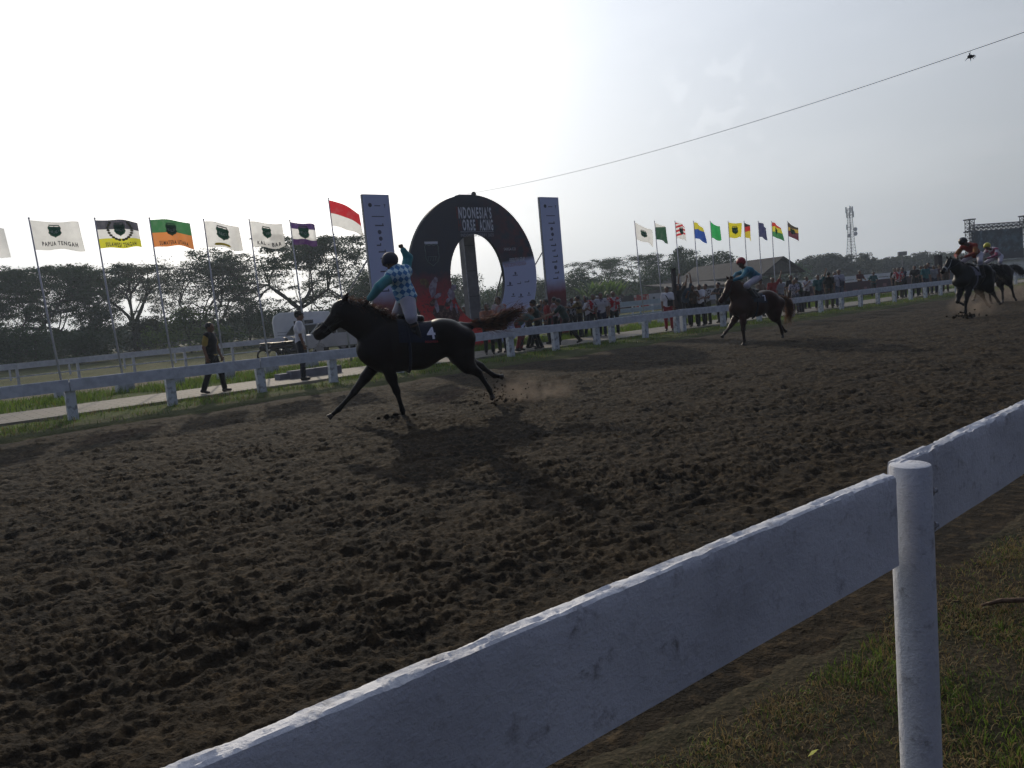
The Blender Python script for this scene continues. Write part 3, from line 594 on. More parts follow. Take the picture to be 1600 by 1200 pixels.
def flagpole(u, lean_u, top, L_, Hh, mt, label, droop=.15, ph=0, emblem=None, words=None, wcol=None, wz=.82, block=True, amp=.18, ang=None, v=24.5, extra=None, eg=.28):
    fp = thing('flagpole', label, 'flag', Wp(u, v), TROT, 'flagpoles standing in a row behind the paved path')
    lx = lean_u
    mb = MB(); mb.tube([(0, 0, .1), (lx * .5 - .015, .0, top * .5), (lx, 0, top)], [.032, .026, .018], 8); mb.ell((lx, 0, top + .02), (.028, .028, .03), 8, 5); mb.build('pole', POLE, fp, True)
    if block: mb = MB(); mb.add([(sx * w_, sy * w_, z_) for z_, w_ in ((-.05, .23), (.38, .21)) for sx, sy in ((-1, -1), (1, -1), (1, 1), (-1, 1))], [(0, 1, 5, 4), (1, 2, 6, 5), (2, 3, 7, 6), (3, 0, 4, 7), (4, 5, 6, 7)]); mb.build('concrete_block', BLOCK, fp)
    a = (ang if ang is not None else (math.pi / 2 - WIND)) - TROT; n, k_ = 26, 12; z0 = top - .03
    slope = lx / top
    def P(s, t_, off=0.0):
        p = Vector(cloth(s, t_, L_, Hh, droop, ph, a, amp)); q = Vector(cloth(min(s + .01, 1.01), t_, L_, Hh, droop, ph, a, amp)); dn = (q - p).cross(Vector((0, 0, 1))).normalized()
        if (fp.matrix_basis.to_3x3() @ dn).dot(Vector(fp.location) - Vector(EYEP)) > 0: dn = -dn
        return p + dn * off + Vector((lx + slope * p.z, 0, z0))
    V = [P(i / n, j / k_) for i in range(n + 1) for j in range(k_ + 1)]; idx = lambda i, j: i * (k_ + 1) + j
    Fc = [(idx(i, j), idx(i + 1, j), idx(i + 1, j + 1), idx(i, j + 1)) for i in range(n) for j in range(k_)]
    fo = link_mesh('flag', V, Fc, mt, fp, True); uvl = fo.data.uv_layers.new(name='UVMap'); uvs = [(i / n, j / k_) for i in range(n + 1) for j in range(k_ + 1)]
    for lp in fo.data.loops: uvl.data[lp.index].uv = uvs[lp.vertex_index]
    def printed(name, V2, F2, s0, t0, mt_, off=.006):   # V2 in metres on the cloth
        V3 = [P(min(max(s0 + x_ / L_, 0), 1), min(max(t0 - y_ / Hh, 0.01), .99), off) for x_, y_ in V2]; return link_mesh(name, V3, F2, mt_, fo)
    def grid_poly(poly, n_=9):
        xs = [p[0] for p in poly]; ys = [p[1] for p in poly]; V2 = []; F2 = []; g_ = {}
        def inside(x_, y_):
            c_ = False; j = len(poly) - 1
            for i in range(len(poly)):
                if (poly[i][1] > y_) != (poly[j][1] > y_) and x_ < (poly[j][0] - poly[i][0]) * (y_ - poly[i][1]) / (poly[j][1] - poly[i][1]) + poly[i][0]: c_ = not c_
                j = i
            return c_
        nx = ny = 22; x0, x1, y0, y1 = min(xs), max(xs), min(ys), max(ys)
        def vid(i, j):
            if (i, j) not in g_: g_[(i, j)] = len(V2); V2.append((x0 + (x1 - x0) * i / nx, y0 + (y1 - y0) * j / ny))
            return g_[(i, j)]
        for i in range(nx):
            for j in range(ny):
                if inside(x0 + (x1 - x0) * (i + .5) / nx, y0 + (y1 - y0) * (j + .5) / ny): F2.append((vid(i, j), vid(i + 1, j), vid(i + 1, j + 1), vid(i, j + 1)))
        return V2, F2
    if emblem:
        s0, t0, w, h = emblem; w *= .82; h *= .82; poly = [(p[0], p[2]) for p in shield(0, 0, w, h)]; V2, F2 = grid_poly(poly)
        e = printed('emblem', V2, F2, s0, t0, PRG)
        V2, F2 = grid_poly([(-w * .36, h * .1), (-w * .26, h * .17), (0, h * .06), (w * .26, h * .17), (w * .36, h * .1), (w * .3, -.02), (w * .1, -h * .16), (-w * .1, -h * .16), (-w * .3, -.02)]); e2 = printed('emblem', V2, F2, s0, t0, pm('emblem_white', (.3, .42, .36), (.04, .15, .09), 28, .7, rng_=(.48, .54), trans=.3), .010)
        V2, F2 = grid_poly([(-w * .4, h * .53), (w * .4, h * .53), (w * .4, h * .62), (-w * .4, h * .62)]); printed('emblem', V2, F2, s0, t0, PRG if words else PRD, .006)
    if extra == 'wreath':
        for sgn in (-1, 1):
            for k in range(9):
                w_ = R(-80 + k * 15); cx, cy = sgn * .30 * math.cos(w_), .02 + .3 * math.sin(w_); V2, F2 = grid_poly([(cx + .045 * math.cos(q * .785), cy + .035 * math.sin(q * .785)) for q in range(8)]); printed('wreath_leaf', V2, F2, s0, t0, pm('wreath_olive', (.10, .09, .03), None, 8), .008)
    if extra == 'ribbon':
        V2, F2 = grid_poly([(-.25, -.02), (-.2, .03), (.2, .03), (.25, -.02), (.2, -.05), (-.2, -.05)]); printed('ribbon', V2, F2, .45, .86, pm('ribbon_yellow', (.55, .42, .03), None, 8, trans=.3), .008)
    if words:
        V2, F2 = textfit(words, L_ * (.72 if len(words) > 8 else .48), .125, .034); printed('lettering', V2, F2, .52, wz, wcol or PRD, .007)
    return fp
fw = lambda n_, c_: flag_mat(n_, [(0, c_)])
WHT = (.82, .82, .80)
topL = [(44, 3.58, -.28), (147, 5.19, -.19), (232, 6.65, -.12), (317, 8.23, -.08), (388, 9.66, -.06), (452, 11.04, -.05)]
FW = fw('flag_white', WHT)
flagpole(1.95, -.2, 4.93, 1.25, .8, FW, 'plain white flag at the left edge of the photo, cut off by the frame', .2, 1)
flagpole(3.80, -.22, 5.0, 1.2, .80, FW, 'white flag with green shield lettered PAPUA TENGAH', .13, .4, (.47, .36, .40, .40), 'PAPUA TENGAH', wz=.78)
flagpole(5.36, -.17, 5.0, 1.08, .80, flag_mat('flag_sulteng', [(0, (.07, .07, .09)), (.33, WHT), (.66, (.62, .60, .04))]), 'grey, white and yellow flag with a wreathed green shield lettered SULAWESI TENGAH', .10, 2.1, (.55, .36, .36, .40), 'SULAWESI TENGAH', wz=.88, extra='wreath')
flagpole(6.77, -.12, 5.01, 1.10, .80, flag_mat('flag_sumut', [(0, (.05, .18, .07)), (.48, (.65, .24, .07))]), 'green over orange flag with a green shield lettered SUMATERA UTARA', .08, 3.4, (.5, .4, .36, .42), 'SUMATERA UTARA', wz=.86)
flagpole(8.30, -.08, 4.97, 1.02, .80, FW, 'white flag with a large green shield over a yellow ribbon, fourth pole from the left', .16, 4.4, (.5, .44, .46, .50), extra='ribbon')
flagpole(9.74, -.09, 4.97, 1.0, .82, FW, 'white flag with green shield lettered KAL - BAR', .11, 5.2, (.5, .40, .34, .42), 'KAL - BAR', wz=.84)
flagpole(11.14, -.12, 4.95, .80, .74, flag_mat('flag_purple', [(0, (.06, .035, .12)), (.27, WHT), (.74, (.07, .03, .12))]), 'dark purple and white banded flag with a green shield beside the national flag', .22, .9, (.5, .45, .40, .50))
flagpole(12.70, -.2, 5.69, 1.05, .88, flag_mat('flag_red_white', [(0, (.45, .02, .03)), (.5, WHT)]), 'red over white national flag on the tallest pole', .48, 2.6, amp=.06, block=False)
RF = [(28.1, .62, 'rw', [(0, WHT)], 'white flag with a green emblem, leftmost of the right hand row', .5, .30), (29.54, .48, 'x', [(0, WHT), (.30, (.03, .09, .05)), ], 'dark green and white flag split on a slant', .55, .0),
      (31.09, .45, 's', [(0, (.55, .03, .04)), (.125, WHT), (.25, (.55, .03, .04)), (.375, WHT), (.5, (.55, .03, .04)), (.625, WHT), (.75, (.55, .03, .04)), (.875, WHT)], 'red and white striped flag with a green emblem', .35, .3),
      (32.57, .42, 'y', [(0, (.62, .55, .04)), (.45, (.03, .09, .38))], 'yellow over blue flag', .42, .0), (33.96, .38, 'g', [(0, (.03, .38, .10))], 'plain bright green flag', .4, .0),
      (35.52, .55, 'k', [(0, (.65, .58, .02))], 'yellow flag with a dark round emblem', .15, .35), (36.98, .3, 'd', [(0, (.03, .025, .025)), (.33, (.5, .03, .03)), (.66, (.62, .5, .03))], 'black, red and yellow banded flag, hanging steeply', .75, .0),
      (38.33, .42, 'n', [(0, (.04, .045, .12))], 'plain navy blue flag', .5, .0), (39.66, .48, 'q', [(0, (.5, .04, .03)), (.3, (.62, .58, .05)), (.66, (.05, .22, .08))], 'red, yellow and green banded flag with a dark emblem', .42, .3),
      (41.32, .48, 'z', [(0, (.07, .06, .05)), (.35, (.5, .35, .06)), (.6, (.12, .03, .05))], 'black, ochre and maroon flag, rightmost of the row', .5, .3)]
for k, (u, w, nm, bands, lb, dr, em) in enumerate(RF):
    flagpole(u + (.22 - .02 * k), -(.22 - .022 * k), 4.93, w * 1.45, .80, flag_mat('flag_cloth_' + nm, bands, diag=.35 if nm in 'xsd' else (.2 if nm in 'yqz' else None)), lb, dr, k * 1.3, (.5, .5, em * 1.1, em * 1.3) if em else None, amp=.12, v=24.5)
# ------------------------------------------------------------------ signed-distance modelling (one continuous skin)
class SDF:
    def __init__(s): s.p = []; s.cuts = []; s.subs = []
    def cone(s, a, b, ra, rb, k=.03, ys=1.0, ax=1): s.p.append(('c', np.array(a, float), np.array(b, float), ra, rb, k, ys, ax)); return s
    def chain(s, pts, rs, k=.03, ys=1.0):
        for i in range(len(pts) - 1): s.cone(pts[i], pts[i + 1], rs[i], rs[i + 1], k, ys)
        return s
    def ell(s, c, r, k=.03, rot=None): s.p.append(('e', np.array(c, float), np.array(r, float), rot, k)); return s
    def cut(s, p, n): s.cuts.append((np.array(p, float), np.array(n, float))); return s     # removes the side n points to
    def mesh(s, res, disp=None):
        lo = np.min([np.minimum(q[1], q[2]) - max(q[3], q[4]) * 1.05 if q[0] == 'c' else q[1] - max(q[2]) for q in s.p], 0) - res * 3
        hi = np.max([np.maximum(q[1], q[2]) + max(q[3], q[4]) * 1.05 if q[0] == 'c' else q[1] + max(q[2]) for q in s.p], 0) + res * 3
        nn = np.ceil((hi - lo) / res).astype(int) + 1; ax = [lo[i] + res * np.arange(nn[i]) for i in range(3)]
        D = np.full(nn, 9.0)
        for q in s.p:
            k = q[5] if q[0] == 'c' else q[4]; mg = k + res * 2.5
            if q[0] == 'c': a = np.minimum(q[1], q[2]) - max(q[3], q[4]) - mg; b = np.maximum(q[1], q[2]) + max(q[3], q[4]) + mg
            else: r_ = max(q[2]); a = q[1] - r_ - mg; b = q[1] + r_ + mg
            i0 = np.maximum(((a - lo) / res).astype(int), 0); i1 = np.minimum(((b - lo) / res).astype(int) + 2, nn)
            X, Y, Z = np.meshgrid(ax[0][i0[0]:i1[0]], ax[1][i0[1]:i1[1]], ax[2][i0[2]:i1[2]], indexing='ij'); P = np.stack([X, Y, Z], -1)
            if q[0] == 'c':
                A, B, ra, rb, ys = q[1], q[2], q[3], q[4], q[6]; ab = B - A; L2 = max(ab @ ab, 1e-9); t = np.clip(((P - A) @ ab) / L2, 0, 1)
                dv = P - (A + t[..., None] * ab)
                if ys != 1.0: dv[..., q[7]] /= ys
                d = np.sqrt((dv ** 2).sum(-1)) - (ra + t * (rb - ra))
            else:
                dv = P - q[1]
                if q[3] is not None: dv = dv @ np.array(q[3])
                k0 = np.sqrt(((dv / q[2]) ** 2).sum(-1)) + 1e-9; k1 = np.sqrt(((dv / q[2] ** 2) ** 2).sum(-1)) + 1e-9; d = k0 * (k0 - 1) / k1
            sub = D[i0[0]:i1[0], i0[1]:i1[1], i0[2]:i1[2]]; h = np.clip(.5 + .5 * (sub - d) / k, 0, 1)
            D[i0[0]:i1[0], i0[1]:i1[1], i0[2]:i1[2]] = sub * (1 - h) + d * h - k * h * (1 - h)
        X, Y, Z = np.meshgrid(*ax, indexing='ij')
        if disp is not None: D = D + disp(X, Y, Z)
        for p, n in s.cuts: n = n / np.linalg.norm(n); D = np.maximum(D, (X - p[0]) * n[0] + (Y - p[1]) * n[1] + (Z - p[2]) * n[2])
        for a, b, r in s.subs:
            ab = b - a; P = np.stack([X, Y, Z], -1) - a; t = np.clip(P @ ab / (ab @ ab), 0, 1); D = np.maximum(D, r - np.sqrt(((P - t[..., None] * ab) ** 2).sum(-1)))
        return nets(D, lo, res)
def nets(D, lo, res):
    ins = D < 0; nx, ny, nz = D.shape; c = np.zeros((nx - 1, ny - 1, nz - 1), int)
    for i in (0, 1):
        for j in (0, 1):
            for k in (0, 1): c += ins[i:nx - 1 + i, j:ny - 1 + j, k:nz - 1 + k]
    cell = (c > 0) & (c < 8); I = np.argwhere(cell); acc = np.zeros((len(I), 3)); cnt = np.zeros(len(I))
    offs = [(i, j, k) for i in (0, 1) for j in (0, 1) for k in (0, 1)]
    for o1 in offs:
        for a in range(3):
            if o1[a]: continue
            o2 = list(o1); o2[a] = 1; d1 = D[I[:, 0] + o1[0], I[:, 1] + o1[1], I[:, 2] + o1[2]]; d2 = D[I[:, 0] + o2[0], I[:, 1] + o2[1], I[:, 2] + o2[2]]
            m = (d1 < 0) != (d2 < 0); t = np.where(m, d1 / np.where(m, d1 - d2, 1), 0); p = np.tile(np.array(o1, float), (len(I), 1)); p[:, a] += t
            acc[m] += p[m]; cnt[m] += 1
    V = lo + res * (I + acc / cnt[:, None]); ids = -np.ones(cell.shape, int); ids[cell] = np.arange(len(I)); Fs = []
    for a in range(3):
        b, c_ = (a + 1) % 3, (a + 2) % 3; sl1 = [slice(None)] * 3; sl2 = [slice(None)] * 3; sl1[a] = slice(0, -1); sl2[a] = slice(1, None)
        e = ins[tuple(sl1)] != ins[tuple(sl2)]; E_ = np.argwhere(e); E_ = E_[(E_[:, b] > 0) & (E_[:, c_] > 0) & (E_[:, b] < D.shape[b] - 1) & (E_[:, c_] < D.shape[c_] - 1)]
        if not len(E_): continue
        fl = ins[tuple(sl1)][tuple(E_.T)]; q = []
        for db, dc in ((0, 0), (-1, 0), (-1, -1), (0, -1)): w = E_.copy(); w[:, b] += db; w[:, c_] += dc; q.append(ids[tuple(w.T)])
        q = np.stack(q, 1); q[~fl] = q[~fl][:, ::-1]; Fs.append(q[:, ::-1])
    return V, np.concatenate(Fs)[:, ::-1]
def folds(amp, f=14, seed=0):
    return lambda X, Y, Z: amp * (np.sin(f * X + 3 * Z * 2 + seed) * np.sin(f * .8 * Y + seed * 2 + 4 * Z) + .6 * np.sin(f * 1.4 * Z + 5 * X + seed))

SKIN = pm('skin_brown', (.20, .10, .06), (.15, .075, .045), 6, .5, spec=.4); SKIND = pm('skin_dark', (.11, .055, .035), (.08, .04, .026), 6, .5, spec=.4)
EYE_M = pm('eye_dark', (.01, .01, .01), None, 5, .2); HAIRM = pm('hair_black', (.010, .009, .009), (.02, .018, .016), 20, .45, 0.5, 60)
SHOE = pm('shoe_dark', (.02, .02, .022), (.04, .035, .03), 10, .5); SHOEW = pm('shoe_pale', (.35, .34, .32), (.2, .19, .17), 10, .6); SOLE = pm('sole_pale', (.4, .4, .38), None, 9, .7)
_cl = {}
def clothm(name, c, c2=None, sc=5, **kw):
    if name not in _cl: _cl[name] = pm('cloth_' + name, tuple(x * .72 for x in c), tuple(x * .72 for x in (c2 or tuple(x * .7 for x in c))), sc, .85, .35, 40, spec=.15, sheen=.2, **kw)
    return _cl[name]
def hand_mb(mb, wrist, d, side, palm_n, curl=.9, sc=1.0):
    """palm + four fingers of unequal length + thumb; d = along the hand, side = towards the thumb"""
    d = Vector(d).normalized(); pn_ = Vector(palm_n); pn_ = (pn_ - d * pn_.dot(d)).normalized(); sd_ = d.cross(pn_)
    if sd_.dot(Vector(side)) < 0: sd_ = -sd_
    w = Vector([float(x) for x in wrist])
    for k, (ln, off) in enumerate(((.072, .027), (.080, .009), (.074, -.009), (.058, -.027))):
        p = w + d * .085 * sc + sd_ * off * sc; pts = [p - d * .03 * sc, p]; a = 0; L_ = ln * sc
        for seg in (.42, .32, .26): a += curl * (1.0 + .08 * k); p = p + (d * math.cos(a) + pn_ * math.sin(a)) * L_ * seg; pts.append(p)
        mb.tube(pts, [.0095 * sc, .0098 * sc, .009 * sc, .0085 * sc, .0062 * sc], 6)
    p = w + d * .028 * sc + sd_ * .030 * sc; q = p + (d * .55 + sd_ * .7 + pn_ * .25).normalized() * .034 * sc; r_ = q + (d * .8 + pn_ * (.3 + curl * .6) + sd_ * (.25 - curl * .35)).normalized() * .028 * sc
    mb.tube([p - sd_ * .01, p, q, r_], [.012 * sc, .0125 * sc, .0105 * sc, .007 * sc], 6)
def uvec(a): a = np.array(a, float); return a / np.linalg.norm(a)
def pose(h=1.68, lean=4, twist=0, arms=None, legs=None, look=(1, 0, 0), side_lean=0):
    s = h / 1.68; legs = legs or ((( .04, 0, -1), (-.03, 0, -1)), ((.0, 0, -1), (-.06, 0, -1))); arms = arms or (((.05, .12, -1), (.25, .02, -1)), ((.05, -.12, -1), (.25, -.02, -1)))
    J = {}; lw = .43 * s; ls = .39 * s; feet = []
    for k, sg in ((0, 1), (1, -1)):
        hip = np.array([0, sg * .088 * s, 0]); kn = hip + uvec(legs[k][0]) * lw; an = kn + uvec(legs[k][1]) * ls; J['hip%d' % k] = hip; J['knee%d' % k] = kn; J['ank%d' % k] = an; feet.append(an[2])
    dz = .075 * s - min(feet); 
    for key in list(J): J[key] = J[key] + [0, 0, dz]
    L_ = R(lean); U = np.array([math.sin(L_), math.sin(R(side_lean)), math.cos(L_)]); U /= np.linalg.norm(U); pel = np.array([0, 0, dz + .03 * s]); J['pel'] = pel; J['waist'] = pel + U * .14 * s; J['chest'] = pel + U * .33 * s
    J['neck'] = pel + U * .50 * s; Fw = np.cross([0, 1, 0], U); Fw = Fw / np.linalg.norm(Fw); Sd = np.array([math.sin(R(-twist)), math.cos(R(twist)), 0]); J['U'] = U; J['S'] = Sd
    hu = uvec(U * .75 + [0, 0, .5]); J['head'] = J['neck'] + hu * .145 * s + uvec(look) * .02; J['look'] = uvec(look); J['hu'] = hu
    for k, sg in ((0, 1), (1, -1)):
        sh = J['neck'] - U * .045 * s + Sd * sg * .175 * s; el = sh + uvec(arms[k][0]) * .28 * s; wr = el + uvec(arms[k][1]) * .25 * s; J['sh%d' % k] = sh; J['el%d' % k] = el; J['wr%d' % k] = wr
    J['s'] = s; return J
def flip_pose(): pass
STD = dict(shirt='tee', sleeve=.6, legs='long')
def person(label, loc, face, J, top, low, top2=None, skin=None, sleeve='short', legs='long', hat=None, shoes=None, group=None, res=.019, curl=.7, hem=.02, extra=None, rider=False, hairstyle='short'):
    """face = azimuth the figure faces; J = joints in metres, x forward, y left, z up"""
    skin = skin or SKIN; s = J['s']; U, Sd = J['U'], J['S']; root = thing('person', label, 'person', loc, math.pi / 2 - face, group)
    b = SDF(); pel, wa, ch, nk, hd = J['pel'], J['waist'], J['chest'], J['neck'], J['head']
    lk = J['look']; hu = J['hu']; hu = uvec(hu - lk * (hu @ lk)); sdv = np.cross(hu, lk); RT = np.stack([lk, sdv, hu], 1)
    def torso(q, g_=0.0, k=.05):
        g_ = g_ + J.get('bulk', 0) * .03
        q.cone(pel + Sd * .055 * s, pel - Sd * .055 * s, .10 * s + g_, .10 * s + g_, k); q.cone(wa + Sd * .045 * s, wa - Sd * .045 * s, .092 * s + g_, .092 * s + g_, k); q.cone(pel, wa, .10 * s + g_, .095 * s + g_, k)
        q.cone(ch + Sd * .065 * s, ch - Sd * .065 * s, .105 * s + g_, .105 * s + g_, k); q.cone(wa, ch, .095 * s + g_, .11 * s + g_, k); q.cone(J['sh0'] - Sd * .02 * s, J['sh1'] + Sd * .02 * s, .062 * s + g_, .062 * s + g_, k); q.cone(ch, nk - U * .05 * s, .1 * s + g_, .075 * s + g_, k)
    torso(b); b.cone(nk - U * .06 * s, hd - hu * .06 * s, .058 * s, .05 * s, .03)
    b.ell(hd + hu * .018 * s - lk * .008 * s, np.array([.098, .078, .098]) * s, .02, RT); b.ell(hd - hu * .052 * s + lk * .028 * s, np.array([.062, .056, .062]) * s, .03, RT)
    b.cone(hd + lk * .092 * s - hu * .004 * s, hd + lk * .108 * s - hu * .034 * s, .010 * s, .015 * s, .012); b.cone(hd + lk * .086 * s - hu * .062 * s + sdv * .018 * s, hd + lk * .086 * s - hu * .062 * s - sdv * .018 * s, .009 * s, .009 * s, .01)
    b.cone(hd + lk * .082 * s + hu * .024 * s + sdv * .035 * s, hd + lk * .082 * s + hu * .024 * s - sdv * .035 * s, .012 * s, .012 * s, .015)
    for e in (1, -1): b.ell(hd + sdv * e * .080 * s - hu * .012 * s, np.array([.020, .009, .031]) * s, .008, RT)
    hmb = MB()
    for k, sg in ((0, 1), (1, -1)):
        sh, el, wr = J['sh%d' % k], J['el%d' % k], J['wr%d' % k]; b.cone(sh, el, .050 * s, .039 * s, .03); b.cone(el, wr, .039 * s, .027 * s, .02); hdv = J.get('hand%d' % k, uvec(wr - el)); pnv = np.array(J.get('palm%d' % k, np.cross(hdv, [0, 0, 1]) * sg * 1.0 + np.array([.01, -sg * .3, 0])))
        sdd = np.cross(hdv, pnv); sdd = uvec(sdd) if np.linalg.norm(sdd) > 1e-3 else np.array([1., 0, 0]); sdd = sdd * (1 if sdd[0] > -.2 else -1)
        for off in (.018, -.018): b.cone(wr + hdv * .01, wr + hdv * .078 * s + sdd * off * s, .021 * s, .016 * s, .012)
        J['_h%d' % k] = (wr, hdv, sdd, pnv)
        hp, kn, an = J['hip%d' % k], J['knee%d' % k], J['ank%d' % k]; b.cone(hp, kn, .088 * s, .056 * s, .05); b.cone(kn, kn + (an - kn) * .35, .054 * s, .056 * s, .03); b.cone(kn + (an - kn) * .35, an, .056 * s, .038 * s, .03)
    V, Fc = b.mesh(res); mb = MB(); mb.V = [tuple(v) for v in V]; mb.F = [tuple(f) for f in Fc.tolist()]; mb.M = [0] * len(mb.F)
    for k in (0, 1): wr, hdv, sdd, pnv = J['_h%d' % k]; hand_mb(mb, wr, hdv, sdd, pnv, J.get('curl%d' % k, curl), s * 1.05)
    mb.m = 1
    for e in (1, -1): mb.ell(hd + lk * .089 * s + hu * .006 * s + sdv * e * .033 * s, (.012 * s,) * 3, 6, 4)
    mb.build('body', [skin, EYE_M], root, True)
    # clothes
    t_ = SDF(); gp = .014; torso(t_, gp)
    for k in (0, 1):
        sh, el, wr = J['sh%d' % k], J['el%d' % k], J['wr%d' % k]
        if sleeve == 'short': t_.cone(sh, sh + (el - sh) * .72, .062 * s, .062 * s, .03)
        elif sleeve == 'long': t_.cone(sh, el, .062 * s, .052 * s, .03); t_.cone(el, el + (wr - el) * .92, .052 * s, .038 * s, .02)
    t_.subs.append((nk + hu * .075 * s, hd + hu * .1 * s, .070 * s)); t_.cut(pel - U * hem * s, -U if not rider else -U)
    V, Fc = t_.mesh(res, folds(.004, 16, hash(label) % 7)); link_mesh('shirt' if not rider else 'jersey', V, Fc, top, root, True)
    if sleeve == 'none' or top2 is not None:
        t2 = SDF(); torso(t2, gp + .010); t2.subs.append((nk + hu * .06 * s, hd + hu * .1 * s, .075 * s)); t2.cut(pel + U * .01, -U); V, Fc = t2.mesh(res, folds(.003, 12, 3)); 
        if top2 is not None: link_mesh('vest', V, Fc, top2, root, True)
    p = SDF(); gl = .012
    p.cone(pel + Sd * .055 * s, pel - Sd * .055 * s, .108 * s, .108 * s, .05)
    for k in (0, 1):
        hp, kn, an = J['hip%d' % k], J['knee%d' % k], J['ank%d' % k]
        p.cone(hp, kn, .098 * s + J.get('bulk', 0) * .022, (.072 * s if not rider else .066 * s) + J.get('bulk', 0) * .02, .04)
        if legs == 'long': p.cone(kn, kn + (an - kn) * (.93 if not rider else .45), .072 * s if not rider else .062 * s, .062 * s if not rider else .05 * s, .03)
    if not rider and U[2] > .9: p.cut(pel + U * .05 * s, U)
    V, Fc = p.mesh(res, folds(.004 if not rider else .003, 13, 1)); link_mesh('trousers' if not rider else 'breeches', V, Fc, low, root, True)
    for k in (0, 1):
        kn, an = J['knee%d' % k], J['ank%d' % k]; q = SDF(); sh_d = uvec(an - kn); ft = np.array(J.get('toe%d' % k, uvec(np.array([1, 0, 0]) - sh_d * sh_d[0] * .55))); 
        hl = an + sh_d * .03 * s - ft * .03 * s; q.cone(hl, an + sh_d * .045 * s + ft * .13 * s, .040 * s, .034 * s, .03, 1); q.cone(an, hl, .045 * s, .04 * s, .03)
        if rider: q.cone(kn + (an - kn) * .28, an, .064 * s, .048 * s, .03)
        V, Fc = q.mesh(res); link_mesh('boot' if rider else 'shoe', V, Fc, shoes or SHOE, root, True)
    # hair / cap / helmet
    q = SDF(); hc = hd + hu * .030 * s - lk * .016 * s
    if hat is None or hat[0] == 'cap':
        q.ell(hc, np.array([.102, .087, .094]) * s, .02, RT); q.cut(hd + lk * .045 * s + hu * .04 * s, lk - hu * .35); q.cut(hd - hu * .035 * s, -hu + lk * .6); V, Fc = q.mesh(min(res, .015)); link_mesh('hair', V, Fc, HAIRM, root, True)
    if hat:
        kd, hm = hat; q = SDF()
        if kd == 'cap': q.ell(hc + hu * .016 * s, np.array([.108, .092, .090]) * s, .02, RT); q.cut(hd + hu * .035 * s, -hu); q2 = q; q2.cone(hd + lk * .10 * s + hu * .048 * s + sdv * .03 * s, hd + lk * .10 * s + hu * .048 * s - sdv * .03 * s, .05 * s, .05 * s, .01); q2.cuts.append((hd + hu * .056 * s + lk * .10 * s, uvec(hu + lk * .9)))
        else: q.ell(hc + hu * .012 * s, np.array([.138, .118, .122]) * s, .02, RT); q.cut(hd - hu * .055 * s, -hu + lk * .25); q.cut(hd + lk * .06 * s - hu * .0 * s, uvec(lk - hu * 1.2)); q.cone(hd + lk * .115 * s + hu * .03 * s + sdv * .04 * s, hd + lk * .115 * s + hu * .03 * s - sdv * .04 * s, .022 * s, .022 * s, .015)
        V, Fc = q.mesh(min(res, .014)); link_mesh(kd, V, Fc, hm, root, True)
    if extra: extra(root, J)
    return root
# ------------------------------------------------------------------ horses
class Trace:
    """side view measured from the picture, laid on the vertical plane of the horse's own heading -> metres, x forward, y left, z up"""
    def __init__(s, base, head_az):
        s.b = np.array([base[0], base[1], 0.0]); s.h = np.array([math.sin(head_az), math.cos(head_az), 0]); s.l = np.array([-s.h[1], s.h[0], 0]); s.az = head_az
    def __call__(s, x, y, lat=0.0):
        p = plane(x, y, s.b + s.l * lat, s.l) - s.b; return np.array([p @ s.h, lat, p[2]])
def coat(name, c, c2, legs_dark=None):
    m, t, b, co, sp = newmat(name, .42, .5); n1 = noise(t, co, 3, 5); n2 = noise(t, co, 120, 3)
    cc = colmix(t, step(t, n1, .35, .7), c, c2)
    if legs_dark: cc = colmix(t, step(t, sp.outputs[2], .62, .30), cc, legs_dark)
    cc = colmix(t, mth(t, 'MULTIPLY', step(t, n2, .5, .7), .4), cc, tuple(x * 1.5 for x in c)); t.links.new(cc, b.inputs['Base Color']); bumpn(t, b, n2, .25, .004)
    b.inputs['Specular IOR Level'].default_value = .13; b.inputs['Roughness'].default_value = .42; return m
HOOF = pm('hoof_horn', (.03, .026, .022), (.06, .05, .04), 12, .5); LEATH = pm('tack_black', (.012, .012, .013), None, 9, .4); TACKW = pm('tack_white', (.6, .6, .58), None, 9, .5)
def strands(name, roots, dirs, length, mt, parent, wid=.006, grav=.5, jit=.25, wave=.03, seed=1):
    r_ = np.random.default_rng(seed); n = len(roots); P = np.array(roots); D = np.array(dirs, float); D += r_.normal(0, jit, D.shape); D /= np.linalg.norm(D, axis=1)[:, None]
    Ls = length * r_.uniform(.55, 1.15, n) if np.isscalar(length) else np.array(length) * r_.uniform(.6, 1.1, n); K = 6; side = r_.normal(size=(n, 3)); side -= D * (side * D).sum(1)[:, None]; side /= np.linalg.norm(side, axis=1)[:, None]
    V = np.zeros((n, K + 1, 2, 3)); ph = r_.uniform(0, 6.28, n)
    for k in range(K + 1):
        s = k / K; p = P + D * (Ls * s)[:, None] + side * (wave * np.sin(ph + s * 7) * s)[:, None]; p[:, 2] -= grav * Ls * s * s * .6; w = wid * (1 - s * .85)
        nn_ = np.cross(D, side); V[:, k, 0] = p + nn_ * w; V[:, k, 1] = p - nn_ * w
    b0 = np.arange(n)[:, None] * (K + 1) * 2; Fc = np.concatenate([b0 + np.array([2 * k, 2 * k + 1, 2 * k + 3, 2 * k + 2]) for k in range(K)]); return link_mesh(name, V.reshape(-1, 3), Fc, mt, parent, True)
def lerp(a, b, t): return np.array(a) * (1 - t) + np.array(b) * t
